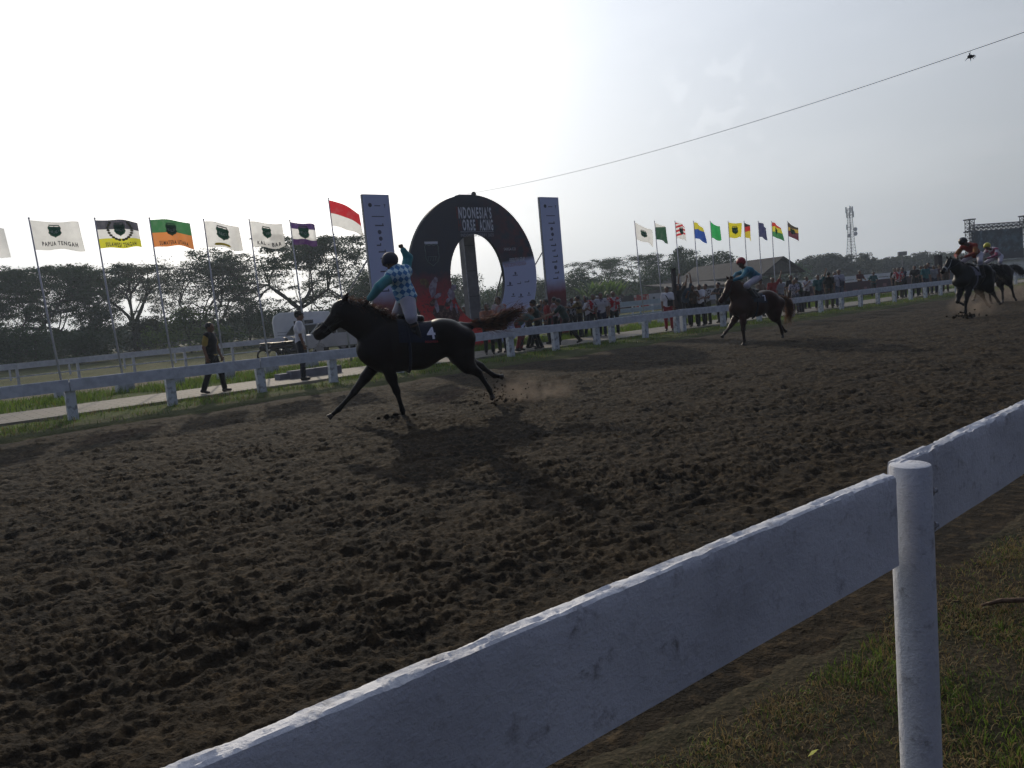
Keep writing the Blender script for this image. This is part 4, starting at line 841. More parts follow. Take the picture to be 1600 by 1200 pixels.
def horse(label, T, J, mt, hair, cloth, num, res=.016, group=None, tail_pts=None, noseband=None, breast=None, sub=None, w=1.0, saddle=None):
    root = thing('racehorse', label, 'horse', (T.b[0], T.b[1], 0), math.pi / 2 - T.az, group); b = SDF(); H_ = J['wit'][2] / 1.35 if 'wit' in J else 1
    wit, bak, cro, dok, chs, gir, bel, flk, btk, poll, muz = [np.array(J[k], float) for k in ('wit', 'bak', 'cro', 'dok', 'chs', 'gir', 'bel', 'flk', 'btk', 'poll', 'muz')]
    A = lerp(wit, gir, .52); rA = np.linalg.norm(wit - gir) / 2 * .97; B = lerp(bak, bel, .5); rB = np.linalg.norm(bak - bel) / 2; C = lerp(cro, flk, .46); rC = np.linalg.norm(cro - flk) / 2 * .94
    b.cone(A, B, rA, rB, .06, .80 * w); b.cone(B, C, rB, rC, .06, .80 * w)
    b.cone(lerp(chs, A, .28), A, np.linalg.norm(wit - gir) * .27, rA * .9, .08, .85 * w); b.cone(wit - [0, 0, .09], bak - [0, 0, .12], .09, .10, .07)
    for sg in (1, -1):
        y_ = np.array([0, sg * .105 * w, 0]); b.cone(lerp(cro, bel, .22) + y_, lerp(btk, C, .42) + y_, rC * .66, rC * .56, .10); b.cone(lerp(chs, A, .3) + [0, sg * .11 * w, -.04], lerp(wit, A, .5) + [0, sg * .10 * w, 0], .12 * w, .09 * w, .08)
    b.cone(lerp(cro, dok, .6) - [0, 0, .10], dok - [0, 0, .06], .10, .055, .05)
    # neck and head
    nb = lerp(wit, chs, .45); rn = np.linalg.norm(wit - chs) * .47; hv = uvec(muz - poll); jaw = np.array(J['jaw'], float); thr = lerp(poll, jaw, .45); rp = np.linalg.norm(poll - jaw) * .50
    mid = lerp(nb, thr, .5) + np.array([0, 0, J.get('arch', .02)]); b.cone(nb, mid, rn * .98, (rn + rp) * .5 * 1.02, .07, .55 * w); b.cone(mid, thr, (rn + rp) * .52, rp * 1.02, .05, .60 * w)
    up = uvec(np.cross(np.cross(hv, [0, 0, 1.]) if abs(hv[2]) < .95 else [0, 1, 0], hv)); 
    if up @ (poll - jaw) < 0: up = -up
    Lh = np.linalg.norm(muz - poll); hs = Lh / .58 * J.get('headk', 1.0)
    b.cone(poll - up * .075 * hs + hv * .02, lerp(poll, muz, .45) - up * .085 * hs, .085 * hs, .082 * hs, .03, .78); b.cone(lerp(poll, muz, .30) - up * .13 * hs, lerp(poll, muz, .22) - up * .14 * hs, .075 * hs, .08 * hs, .04, .6)
    b.cone(lerp(poll, muz, .45) - up * .08 * hs, muz - up * .055 * hs - hv * .05 * hs, .072 * hs, .052 * hs, .04, .75); b.cone(lerp(poll, muz, .5) - up * .14 * hs, muz - up * .10 * hs - hv * .06 * hs, .035 * hs, .036 * hs, .04, .8); b.cone(muz - up * .05 * hs - hv * .05 * hs, muz - up * .07 * hs - hv * .03 * hs, .055 * hs, .045 * hs, .03, .9)
    eb = -.35 if J.get('earsback') else .25
    for sg in (1, -1):
        e0 = poll - up * .01 + np.array([0, sg * .045 * hs, 0]); e1 = e0 + (uvec(up - hv * .3) if not J.get('earsback') else uvec(up * .22 - hv)) * .12 * hs + [0, sg * .015, 0]; b.cone(e0, lerp(e0, e1, .5), .026 * hs, .028 * hs, .02); b.cone(lerp(e0, e1, .5), e1, .028 * hs, .007, .01)
        b.ell(lerp(poll, muz, .30) - up * .045 * hs + [0, sg * .066 * hs, 0], (.022, .014, .016), .015)
        b.ell(muz - up * .04 * hs - hv * .025 * hs + [0, sg * .042 * hs, 0], (.02, .012, .024), .012)
    hoofs = []
    for nm, sg in (('FL', 1), ('FR', -1)):
        el, kn, fe, ho = [np.array(a, float) for a in J[nm]]; ys = np.array([0, sg * .13 * w, 0])
        b.cone(lerp(el, wit, .25) * [1, 0, 1] + ys, el, .12 * w, .085, .06); b.chain([el, lerp(el, kn, .45), lerp(el, kn, .88), kn], [.100, .082, .052, .053], .03); b.chain([kn, lerp(kn, fe, .15), lerp(kn, fe, .8), fe], [.054, .038, .034, .043], .02)
        v_ = uvec(ho - fe); b.cone(fe, ho - v_ * .05, .034, .03, .02); hoofs.append((ho, v_, J.get(nm + 't')))
    for nm, sg in (('HL', 1), ('HR', -1)):
        st, hk, fe, ho = [np.array(a, float) for a in J[nm]]; ys = np.array([0, sg * .11 * w, 0])
        b.cone(lerp(C, cro, .2) + ys, lerp(st, btk, .25), rC * .66, .17, .10); b.cone(lerp(btk, C, .40) + ys, lerp(st, hk, .35), rC * .50, .10, .10); b.chain([lerp(st, btk, .2), lerp(st, hk, .5), lerp(st, hk, .88), hk], [.165, .108, .058, .056], .06); b.chain([hk, lerp(hk, fe, .2), lerp(hk, fe, .82), fe], [.058, .042, .037, .044], .02)
        hd_ = uvec(hk - st); b.cone(hk - uvec(fe - hk) * .03, hk, .03, .045, .02)
        v_ = uvec(ho - fe); b.cone(fe, ho - v_ * .05, .035, .032, .02); hoofs.append((ho, v_, J.get(nm + 't')))
    V, Fc = b.mesh(res); body = link_mesh('body', V, Fc, mt, root, True)
    for ho, v_, tdir in hoofs:
        q = SDF(); v2 = np.array(tdir) if tdir is not None else v_; q.cone(ho - v_ * .055, ho - v_ * .012 + v2 * .01, .037, .05, .01); q.cut(ho + v_ * .0, v_); V, Fc = q.mesh(.011); link_mesh('hoof', V, Fc, HOOF, root, True)
    # eyes
    for sg in (1, -1): mb = MB(); mb.ell(lerp(poll, muz, .31) - up * .045 * hs + [0, sg * .073 * hs, 0], (.018, .012, .016), 8, 6); mb.build('eye', EYE_M, root, True)
    # mane along the crest, tail streaming
    r_ = np.random.default_rng(5); roots = []; dirs = []; ml = J.get('manelen', .16)
    crest0 = poll + up * .0; crest1 = mid + uvec(np.cross(thr - nb, [0, -1, 0])) * ((rn + rp) * .44) * (1 if np.cross(thr - nb, [0, -1, 0])[2] > 0 else -1); crest2 = wit
    for k in range(900):
        s = r_.uniform(0, 1); p = (1 - s) ** 2 * crest0 + 2 * s * (1 - s) * (2 * crest1 - .5 * crest0 - .5 * crest2) + s * s * crest2; roots.append(p + r_.normal(0, .010, 3) - [0, 0, .02]); dirs.append([-.75, r_.normal(0, .35), .42])
    strands('mane', roots, dirs, ml, hair, root, .0045, .75, .45, .05)
    tp = tail_pts or [dok, dok + [-.25, 0, .03], dok + [-.5, 0, -.05], dok + [-.75, 0, -.2]]; tp = [np.array(a, float) for a in tp]
    q = SDF(); q.chain([dok - [0, 0, .05] + [.05, 0, 0], lerp(tp[0], tp[1], .6), tp[1], tp[2]], [.055, .05, .045, .012], .03); V, Fc = q.mesh(.014); link_mesh('tail', V, Fc, hair, root, True)
    roots = []; dirs = []; lens = []
    for k in range(1300):
        s = r_.uniform(0, 1) ** .8 * (len(tp) - 1.25); i = int(s); f = s - i; p = lerp(tp[i], tp[i + 1], f); d_ = uvec(tp[min(i + 1, len(tp) - 1)] - tp[i]); d2 = uvec(tp[min(i + 2, len(tp) - 1)] - tp[min(i + 1, len(tp) - 2)]); d_ = uvec(lerp(d_, d2, .6)); rad = .035 + .02 * min(s, 1.2); roots.append(p + r_.normal(0, rad * .6, 3)); dirs.append(d_); lens.append(J.get('taillen', .45) * (.7 + .5 * f))
    strands('tail', roots, dirs, lens, hair, root, .0045, .25, .20, .06, 9)
    # tack
    mb = MB()
    def ringband(c, axis, r1, r2, th=.011, n=18, squash=.72, mbx=None):
        a = uvec(axis); y_ = np.array([0, 1., 0]); z_ = uvec(np.cross(a, y_)); pts = [c + y_ * r1 * squash * math.cos(2 * math.pi * k / n) + z_ * r2 * math.sin(2 * math.pi * k / n) for k in range(n + 1)]; (mbx or mb).tube(pts, th, 5, False)
    nm_ = MB() if noseband else mb; c0 = lerp(poll, muz, .66) - up * .085 * hs
    ringband(c0, hv, .085 * hs, .088 * hs, .020 if noseband else .010, mbx=nm_)
    if noseband: nm_.build('noseband', noseband, root)
    c1 = lerp(poll, muz, .04) - up * .09 * hs; ringband(c1, hv * .9 + up * .3, .10 * hs, .115 * hs)
    for sg in (1, -1): mb.tube([lerp(poll, muz, .03) - up * .02 + [0, sg * .07 * hs, 0], lerp(poll, muz, .4) - up * .10 * hs + [0, sg * .075 * hs, 0], lerp(poll, muz, .82) - up * .08 * hs + [0, sg * .055 * hs, 0]], .009, 5)
    mb.build('bridle', LEATH if not breast else breast, root)
    # saddle cloth and saddle conform to the back
    def around(x_, ang, off):
        cc = lerp(A, B, (x_ - A[0]) / (B[0] - A[0]) if abs(B[0] - A[0]) > 1e-6 else 0); tt = (x_ - A[0]) / (B[0] - A[0]); rr = rA + (rB - rA) * max(0, min(1.3, tt))
        topz = np.interp(-x_, [-wit[0], -bak[0], -cro[0]], [wit[2], bak[2], cro[2]]); rz = topz - cc[2]; return np.array([x_, math.sin(ang) * (rr * .82 * w + off), cc[2] + math.cos(ang) * (rz + off)])
    sx = J['saddle']; grid = lambda x0, x1, a0, a1, off, nx, na: ([around(x0 + (x1 - x0) * i / nx + (.04 * abs(a0 + (a1 - a0) * j / na)), a0 + (a1 - a0) * j / na, off) for i in range(nx + 1) for j in range(na + 1)], [(i * (na + 1) + j, i * (na + 1) + j + 1, (i + 1) * (na + 1) + j + 1, (i + 1) * (na + 1) + j) for i in range(nx) for j in range(na)])
    V, Fc = grid(sx + .22, sx - .34, -1.42, 1.42, .022, 14, 30); sc = link_mesh('saddle_cloth', V, Fc, cloth, root, True)
    V, Fc = textfit(num, .13, .21, .02)
    for sg in (1, -1):
        V3 = [around(sx - .225 + x_ * (-sg), sg * (1.02 - z_ / .38), .030) for x_, z_ in V]; link_mesh('number', V3, Fc, PRW, sc)
    if sub:
        V, Fc = textfit(sub, .20, .035, .012); V3 = [around(sx - .215 - x_, 1.40 - z_ / .38, .030) for x_, z_ in V]; link_mesh('lettering', V3, Fc, pm('print_bright_red', (.5, .04, .04), None, 5), sc)
    q = SDF(); s0 = around(sx + .16, 0, .03); s1 = around(sx - .16, 0, .05); q.chain([s0 + [0, 0, .03], lerp(s0, s1, .5) + [0, 0, .005], s1 + [0, 0, .02]], [.04, .05, .05], .03, 1.8)
    for sg in (1, -1): q.cone(around(sx + .06, sg * .5, .03), around(sx + .02, sg * 1.0, .03), .05, .04, .03, .5)
    V, Fc = q.mesh(.013); link_mesh('saddle', V, Fc, LEATH, root, True)
    mb = MB(); n = 26; mb.tube([around(sx + .12, -2.9 + 5.8 * k / n, .008) * [1, 1, 1] for k in range(n + 1)], .022, 6, False); mb.build('girth', cloth, root)
    if breast:
        mb = MB()
        for sg in (1, -1): mb.tube([around(sx + .2, sg * .9, .02), lerp(chs, A, .35) + [0, sg * .22 * w, -.02], chs + [-.02, sg * .08, -.05], chs + [.0, 0, -.06]], .012, 5); mb.tube([lerp(wit, nb, .4) + [0, sg * .10, 0], lerp(chs, A, .2) + [0, sg * .2 * w, .04]], .011, 5)
        mb.build('breast_strap', breast, root)
    J['muzz'] = muz - hv * .10 - up * .06; return root
def reins(root, J, hands):
    mb = MB()
    for h_, sg in zip(hands, (1, -1)): a = J['muzz'] + [0, sg * .05, 0]; mb.tube([a, lerp(a, h_, .5) - [0, 0, .04] + [0, sg * .03, 0], h_], .007, 5)
    mb.build('rein', LEATH, root)
def rider_joints(pel, U_lean, hd, look, arms, legs, s=.95, side=0):
    J = {'s': s}; U = uvec(U_lean); Sd = np.array([0, 1., 0]); pel = np.array(pel, float); J['pel'] = pel; J['U'] = U; J['S'] = Sd
    J['waist'] = pel + U * .14 * s; J['chest'] = pel + U * .33 * s; J['neck'] = pel + U * .49 * s; J['head'] = np.array(hd, float); J['look'] = uvec(look); J['hu'] = uvec(J['head'] - J['neck'])
    for k in (0, 1): J['sh%d' % k], J['el%d' % k], J['wr%d' % k] = [np.array(a, float) for a in arms[k]]; J['hip%d' % k], J['knee%d' % k], J['ank%d' % k] = [np.array(a, float) for a in legs[k]]; J['toe%d' % k] = uvec([1, 0, -.15])
    return J

# -- the leading bay, hand-traced
az1 = R(-90 - 20); q = g(627, 653); hdir = np.array([math.sin(az1), math.cos(az1), 0]); ldir = np.array([-hdir[1], hdir[0], 0]); T1 = Trace((q + (-ldir) * .13)[:2] - hdir[:2] * .55, az1)
t_ = T1
J1 = dict(wit=t_(607, 498), bak=t_(660, 505), cro=t_(699, 500), dok=t_(735, 504), chs=t_(570, 548), gir=t_(604, 583), bel=t_(648, 576), flk=t_(700, 557), btk=t_(740, 530), poll=t_(535, 470), muz=t_(487, 522), jaw=t_(544, 514),
          FL=[t_(605, 572, .14), t_(620, 612, .13), t_(629, 641, .13), t_(631, 656, .13)], FR=[t_(586, 570, -.12), t_(553, 613, -.13), t_(529, 640, -.13), t_(513, 653, -.13)],
          HL=[t_(716, 562, .12), t_(748, 583, .12), t_(765, 609, .12), t_(770, 623, .12)], HR=[t_(712, 560, -.12), t_(752, 573, -.13), t_(772, 587, -.13), t_(786, 589, -.13)],
          saddle=t_(642, 505)[0], manelen=.24, arch=.05, earsback=True, headk=1.12, taillen=.42)
print('J1', {k: (np.round(v, 2).tolist() if not isinstance(v, (list, float, int, bool)) else '') for k, v in J1.items()})
BAY = coat('coat_dark_bay', (.0095, .0042, .0045), (.006, .0042, .0048), (.004, .004, .0045)); CHN = coat('coat_chestnut', (.050, .015, .009), (.03, .011, .008), (.018, .009, .007)); BLK = coat('coat_black', (.0035, .0033, .0035), (.005, .0048, .005))
HRB = pm('horsehair_bay', (.17, .06, .03), (.015, .009, .008), 9, .5, trans=.45); HRC = pm('horsehair_chestnut', (.20, .09, .035), (.10, .04, .02), 7, .5, trans=.35); HRK = pm('horsehair_black', (.012, .011, .01), (.02, .018, .016), 7, .5)
SCN = clothm('saddle_navy', (.012, .02, .05)); SCW = clothm('saddle_white', (.35, .35, .40))
h1 = horse('dark bay racehorse wearing number 4, stretched out at a gallop nearest the viewer', T1, J1, BAY, HRB, SCN, '4', .013, 'racehorses galloping along the sand', [t_(735, 505), t_(757, 507), t_(775, 502), t_(800, 490)], sub='INDONESIA')
# jockey 1
def checkmat():
    m, t, b, co, sp = newmat('jersey_checks', .75, .2); mp = N(t, 'ShaderNodeMapping'); mp.inputs['Rotation'].default_value = (0, R(40), 0); t.links.new(co.outputs['Object'], mp.inputs[0]); sx_ = N(t, 'ShaderNodeSeparateXYZ'); t.links.new(mp.outputs[0], sx_.inputs[0])
    cb = N(t, 'ShaderNodeCombineXYZ'); t.links.new(sx_.outputs[0], cb.inputs[0]); t.links.new(sx_.outputs[2], cb.inputs[1]); cb.inputs[2].default_value = .25; ck = N(t, 'ShaderNodeTexChecker'); ck.inputs['Scale'].default_value = 15.5; t.links.new(cb.outputs[0], ck.inputs[0])
    ck.inputs['Color1'].default_value = (.05, .19, .40, 1); ck.inputs['Color2'].default_value = (.48, .66, .72, 1); t.links.new(ck.outputs[0], b.inputs['Base Color']); return m
P_ = lambda x, y, l=0.0: t_(x, y, l)
pel = P_(636, 467); nk = P_(619, 424)
R1 = rider_joints(pel, nk - pel, P_(611, 411), [.9, .35, -.62],
                  [(P_(612, 432, .17), P_(592, 449, .22), P_(578, 467, .13)), (P_(633, 424, -.16), P_(637.5, 403, -.22), P_(630, 391, -.15))],
                  [(P_(637, 471, .10), P_(643, 497, .24), P_(655, 528, .24)), (P_(632, 470, -.10), P_(620, 492, -.24), P_(640, 524, -.24))], .98)
R1['bulk'] = 1.1
R1['hand0'] = uvec(P_(570, 475, .08) - P_(578, 467, .13)); R1['hand1'] = uvec([.25, .1, 1]); R1['curl1'] = 1.5; R1['curl0'] = 1.4; R1['palm1'] = np.array([1., .2, -.2]); R1['palm0'] = np.array([0, -1., -.2]); R1['look'] = uvec([.75, .45, -.5])
TEAL = clothm('jersey_teal', (.11, .44, .46), (.08, .34, .38)); BRW = clothm('breeches_white', (.75, .72, .80), (.60, .58, .66)); NAVYH = pm('helmet_navy', (.008, .009, .030), (.012, .012, .035), 6, .6)
def j1_extra(root, J):
    q = SDF()
    for k in (0, 1):
        q = SDF(); sh, el, wr = J['sh%d' % k], J['el%d' % k], J['wr%d' % k]; q.cone(lerp(sh, el, .12), el, .082, .070, .03); q.cone(el, lerp(el, wr, .95), .070, .050, .02); V, Fc = q.mesh(.014, folds(.005, 20, k)); link_mesh('sleeve', V, Fc, TEAL, root, True)
    V, Fc = textfit('INDONESIA', .22, .045, .01); hp, kn = J['hip0'], J['knee0']; V3 = [lerp(hp, kn, .52) + uvec(hp - kn) * x_ + np.array([-.9, .42, 0]) * z_ * .9 + [-.035, .082, 0] for x_, z_ in V]; link_mesh('lettering', V3, Fc, pm('print_navy', (.05, .06, .12)), root)
gr_ = 'jockeys riding the galloping horses'
person('jockey in teal checked jersey punching the air with a raised fist', (T1.b[0], T1.b[1], 0), az1, R1, checkmat(), BRW, skin=SKIND, sleeve='long', hat=('helmet', NAVYH), shoes=pm('boot_black', (.007, .007, .008), None, 9, .4), res=.014, rider=True, extra=j1_extra, group=gr_)
reins(h1, J1, [R1['wr0'] + R1['hand0'] * .06, R1['wr0'] + R1['hand0'] * .06 + [0, -.06, 0]])

# -- second horse
az2 = R(231 + 9); q = g(1162, 540); hdir = np.array([math.sin(az2), math.cos(az2), 0]); ldir = np.array([-hdir[1], hdir[0], 0]); T2 = Trace((q - ldir * .13)[:2] - hdir[:2] * .4, az2); t_ = T2
J2 = dict(wit=t_(1163, 453), bak=t_(1181, 459), cro=t_(1198, 456), dok=t_(1213, 463), chs=t_(1147, 482), gir=t_(1162, 498), bel=t_(1182, 494), flk=t_(1202, 489), btk=t_(1219, 476), poll=t_(1141, 437), muz=t_(1123, 470), jaw=t_(1147, 462),
          FL=[t_(1161, 494, .13), t_(1161, 515, .13), t_(1163, 532, .13), t_(1161, 540, .13)], FR=[t_(1152, 493, -.13), t_(1141, 510, -.13), t_(1133, 520, -.13), t_(1128, 527, -.13)],
          HL=[t_(1207, 490, .12), t_(1217, 503, .12), t_(1222, 519, .12), t_(1223, 528, .12)], HR=[t_(1204, 488, -.12), t_(1213, 499, -.12), t_(1222, 512, -.12), t_(1228, 518, -.12)],
          saddle=t_(1175, 457)[0], manelen=.15, arch=.06, taillen=.35)
h2 = horse('chestnut racehorse with a pale muzzle strap galloping second behind the bay', T2, J2, CHN, HRC, SCN, '7', .016, 'racehorses galloping along the sand', [t_(1213, 463), t_(1226, 466), t_(1234, 473), t_(1233, 490)])
pel = t_(1181, 433); nk = t_(1163, 420)
R2 = rider_joints(pel, nk - pel, t_(1158, 411.5), [1, .15, -.25],
                  [(t_(1167, 423, .17), t_(1158, 434, .22), t_(1146, 438, .10)), (t_(1166, 423, -.17), t_(1150, 428, -.2), t_(1145, 434, -.08))],
                  [(t_(1181, 436, .11), t_(1166, 446, .25), t_(1179, 463, .25)), (t_(1180, 436, -.11), t_(1167, 446, -.25), t_(1178, 461, -.25))], .95)
person('jockey in bright blue jersey and red helmet riding the chestnut horse', (T2.b[0], T2.b[1], 0), az2, R2, clothm('jersey_blue', (.03, .20, .32), (.08, .33, .40), 7), BRW, skin=SKIND, sleeve='long', hat=('helmet', pm('helmet_red', (.42, .02, .03), (.3, .015, .02), 6, .4)), res=.016, rider=True, curl=1.4, group=gr_)
reins(h2, J2, [R2['wr0'], R2['wr1']])

# -- third and fourth: a generic gallop, seen nearly head on
def gallop(s=1.0, legs=None, headlow=0.0):
    A_ = lambda x, z, y=0.0: np.array([x, y, z]) * s
    J = dict(wit=A_(.38, 1.46), bak=A_(-.05, 1.38), cro=A_(-.45, 1.44), dok=A_(-.78, 1.34), chs=A_(.70, 1.05), gir=A_(.38, .80), bel=A_(-.02, .84), flk=A_(-.40, .96), btk=A_(-.84, 1.12), poll=A_(1.12, 1.68 - headlow), muz=A_(1.52, 1.36 - headlow), jaw=A_(1.06, 1.42 - headlow), saddle=.12 * s, manelen=.12, arch=.03, taillen=.4)
    J.update(legs); return J
A_ = lambda x, z, y: np.array([x, y, z])
az3 = R(231 + 9); b3 = g(1522, 496)
J3 = gallop(1.03, dict(FL=[A_(.45, .88, .13), A_(.62, .50, .13), A_(.66, .22, .13), A_(.64, .06, .13)], FR=[A_(.42, .86, -.13), A_(.58, .50, -.13), A_(.28, .40, -.13), A_(.16, .44, -.13)],
                      HL=[A_(-.42, .90, .13), A_(-.80, .62, .13), A_(-1.05, .38, .13), A_(-1.15, .30, .13)], HR=[A_(-.38, .9, -.13), A_(-.72, .58, -.13), A_(-.95, .30, -.13), A_(-1.08, .24, -.13)]))
T3 = Trace(b3[:2], az3)
h3 = horse('black racehorse with white noseband and white breast strap, third in the field', T3, J3, BLK, HRK, SCW, '5', .018, 'racehorses galloping along the sand', noseband=TACKW, breast=TACKW)
def crouch(s=.97):
    return rider_joints([-.18, 0, 1.80], [.50, 0, .42], [.40, 0, 2.16], [1, .25, -.1], [([.16, .18, 2.04], [.34, .27, 1.83], [.60, .10, 1.74]), ([.16, -.18, 2.04], [.34, -.27, 1.83], [.60, -.10, 1.74])], [([-.18, .11, 1.78], [.14, .28, 1.58], [-.02, .28, 1.18]), ([-.18, -.11, 1.78], [.14, -.28, 1.58], [-.02, -.28, 1.18])], s)
R3 = crouch(); R3['look'] = uvec([1, .5, -.35])
def j3_extra(root, J):
    for k in (0, 1):
        q = SDF(); sh, el, wr = J['sh%d' % k], J['el%d' % k], J['wr%d' % k]; q.cone(lerp(sh, el, .45), el, .068, .060, .03); V, Fc = q.mesh(.016); link_mesh('sleeve_band', V, Fc, clothm('band_orange', (.42, .16, .04)), root, True)
person('jockey in red jersey with orange sleeves crouched over the black horse', (T3.b[0], T3.b[1], 0), az3, R3, clothm('jersey_red', (.38, .035, .02)), BRW, skin=SKIND, sleeve='long', hat=('helmet', pm('helmet_black', (.015, .015, .016), None, 6, .4)), res=.018, rider=True, curl=1.4, group=gr_, extra=j3_extra)
reins(h3, J3, [R3['wr0'], R3['wr1']])
az4 = R(231 + 14); b4 = g(1556, 476)
J4 = gallop(.98, dict(FL=[A_(.40, .86, .13), A_(.55, .50, .13), A_(.50, .22, .13), A_(.44, .06, .13)], FR=[A_(.42, .86, -.13), A_(.78, .62, -.13), A_(.98, .36, -.13), A_(1.06, .24, -.13)],
                      HL=[A_(-.42, .90, .13), A_(-.72, .58, .13), A_(-.85, .22, .13), A_(-.98, .08, .13)], HR=[A_(-.38, .9, -.13), A_(-.60, .52, -.13), A_(-.62, .20, -.13), A_(-.60, .04, -.13)]), .05)
T4 = Trace(b4[:2], az4)
h4 = horse('dark brown racehorse at the back of the field, beside the black one', T4, J4, coat('coat_dark_brown', (.014, .009, .007), (.02, .012, .009)), HRK, SCN, '2', .020, 'racehorses galloping along the sand')
R4 = crouch(.95); R4['look'] = uvec([1, .1, -.3])
person('jockey with a yellow helmet and pink and white jersey on the rearmost horse', (T4.b[0], T4.b[1], -.06), az4, R4, pm('jersey_pink', (.30, .06, .12), (.55, .5, .55), 6, .8, rng_=(.48, .52)), BRW, skin=SKIND, sleeve='long', hat=('helmet', pm('helmet_yellow', (.55, .5, .03), None, 6, .4)), res=.020, rider=True, curl=1.4, group=gr_)
reins(h4, J4, [R4['wr0'], R4['wr1']])
# sand thrown up by the hooves: clods in the air and on the ground
def clods(name, c, spread, n, label, sz=.022, up=.35, seed=0):
    r_ = np.random.default_rng(seed); mb = MB()
    for k in range(n):
        d = r_.normal(size=3) * spread; p = np.array(c) + [d[0], d[1], abs(d[2]) * up]; s_ = sz * r_.uniform(.25, 1.2) * (1.2 if p[2] < .1 else .8); mb.ell(p, (s_, s_ * r_.uniform(.6, 1.2), s_ * r_.uniform(.5, 1)), 5, 4)
    o = mb.build(name, SAND, None, False); return tag(o, label, 'sand', kind='stuff')
def dust(c, r, dens, label, seed=0):
    mb = MB(); mb.ell(c, r, 24, 14); o = mb.build('dust_puff', None, None, True); o.data.materials.clear(); mname = 'dust_air_%d' % seed; m = bpy.data.materials.new(mname); m.use_nodes = True; t = m.node_tree; t.nodes.clear()
    out = N(t, 'ShaderNodeOutputMaterial'); pv = N(t, 'ShaderNodeVolumePrincipled'); pv.inputs['Color'].default_value = (.50, .41, .33, 1); pv.inputs['Anisotropy'].default_value = .3; co = N(t, 'ShaderNodeTexCoord')
    nz = noise(t, co, 3.2, 5, .6); v1 = N(t, 'ShaderNodeVectorMath', operation='SUBTRACT'); t.links.new(co.outputs['Object'], v1.inputs[0]); v1.inputs[1].default_value = c; v2 = N(t, 'ShaderNodeVectorMath', operation='DIVIDE'); t.links.new(v1.outputs[0], v2.inputs[0]); v2.inputs[1].default_value = r; ln = N(t, 'ShaderNodeVectorMath', operation='LENGTH'); t.links.new(v2.outputs[0], ln.inputs[0])
    f = mth(t, 'MULTIPLY', step(t, ln.outputs['Value'], 1.0, .2), step(t, nz, .42, .68)); t.links.new(mth(t, 'MULTIPLY', f, dens), pv.inputs['Density']); t.links.new(pv.outputs[0], out.inputs['Volume']); o.data.materials.append(m); return tag(o, label, 'dust', kind='stuff')
tl = lambda T, x_, y_, z_: T.b + T.h * x_ + T.l * y_ + [0, 0, z_]
fo = tl(T1, *J1['FL'][3]); hi = tl(T1, *J1['HL'][3])
clods('sand_clods', fo + T1.h * .15, .10, 60, 'clods of sand kicked up round the planted front hoof of the bay', .035, .5, 1); clods('sand_clods', hi - T1.h * .15 - [0, 0, hi[2]], .22, 110, 'clods of sand thrown behind the hind hooves of the bay', .022, .9, 2)
p3 = tl(T3, *J3['FL'][3]); clods('sand_clods', p3 + [0, 0, 0], .16, 70, 'clods of sand round the front hoof of the black horse', .04, .4, 3)
dust(tuple(hi + np.array([.55, .2, -hi[2] + .14])), (.85, .55, .28), 2.2, 'low brown dust puff behind the hind hooves of the bay', 1)
dust(tuple(tl(T3, -.2, -.1, .35)), (.8, .6, .45), 2.6, 'reddish dust under the black horse', 2)
dust(tuple(tl(T4, -1.3, -.2, .35)), (1.2, .8, .55), 1.6, 'dust trailing the rearmost horse', 3)
# ------------------------------------------------------------------ trees
def leafmat(name, c, c2, tr=.3):
    m, t, b, co, sp = newmat(name, .6, .25); n1 = noise(t, co, .9, 4); n2 = noise(t, co, 6, 3); cc = colmix(t, step(t, n1, .38, .62), c, c2); cc = colmix(t, step(t, n2, .5, .75), cc, tuple(x * 1.5 for x in c)); t.links.new(cc, b.inputs['Base Color'])
    tl_ = N(t, 'ShaderNodeBsdfTranslucent'); t.links.new(cc, tl_.inputs[0]); mx = N(t, 'ShaderNodeMixShader'); mx.inputs[0].default_value = tr; t.links.new(b.outputs[0], mx.inputs[1]); t.links.new(tl_.outputs[0], mx.inputs[2]); t.links.new(mx.outputs[0], t.nodes['Material Output'].inputs[0]); return m
LF = [leafmat('leaf_rain_tree', (.026, .060, .014), (.017, .040, .010)), leafmat('leaf_mid', (.034, .08, .016), (.02, .05, .011)), leafmat('leaf_bright', (.11, .18, .035), (.06, .11, .022), .45), leafmat('leaf_dull', (.05, .065, .03), (.035, .045, .02))]
BARK = pm('bark', (.07, .055, .042), (.035, .028, .022), 3, .95, .8, 9)
def leaves(name, C_, rad, per, size, mt, parent, flat=.5, seed=0):
    """leaf-sized faces scattered through many small clumps"""
    r_ = np.random.default_rng(seed); C_ = np.array(C_); rad = np.array(rad); n = len(C_) * per; c = np.repeat(C_, per, 0); r = np.repeat(rad, per, 0)[:, None]
    d = r_.normal(size=(n, 3)); d /= np.linalg.norm(d, axis=1)[:, None]; d *= (r_.uniform(0, 1, n) ** .45)[:, None]; P = c + d * r * np.array([1, 1, flat]); a = r_.normal(size=(n, 3)); a[:, 2] *= .6; a /= np.linalg.norm(a, axis=1)[:, None]
    b_ = np.cross(a, r_.normal(size=(n, 3))); b_ /= np.linalg.norm(b_, axis=1)[:, None] + 1e-9; s = size * r_.uniform(.5, 1.4, n)[:, None]
    V = np.stack([P - a * s, P - b_ * s * .45, P + a * s, P + b_ * s * .45], 1).reshape(-1, 3); Fc = np.arange(n * 4).reshape(n, 4); return link_mesh(name, V, Fc, mt, parent)
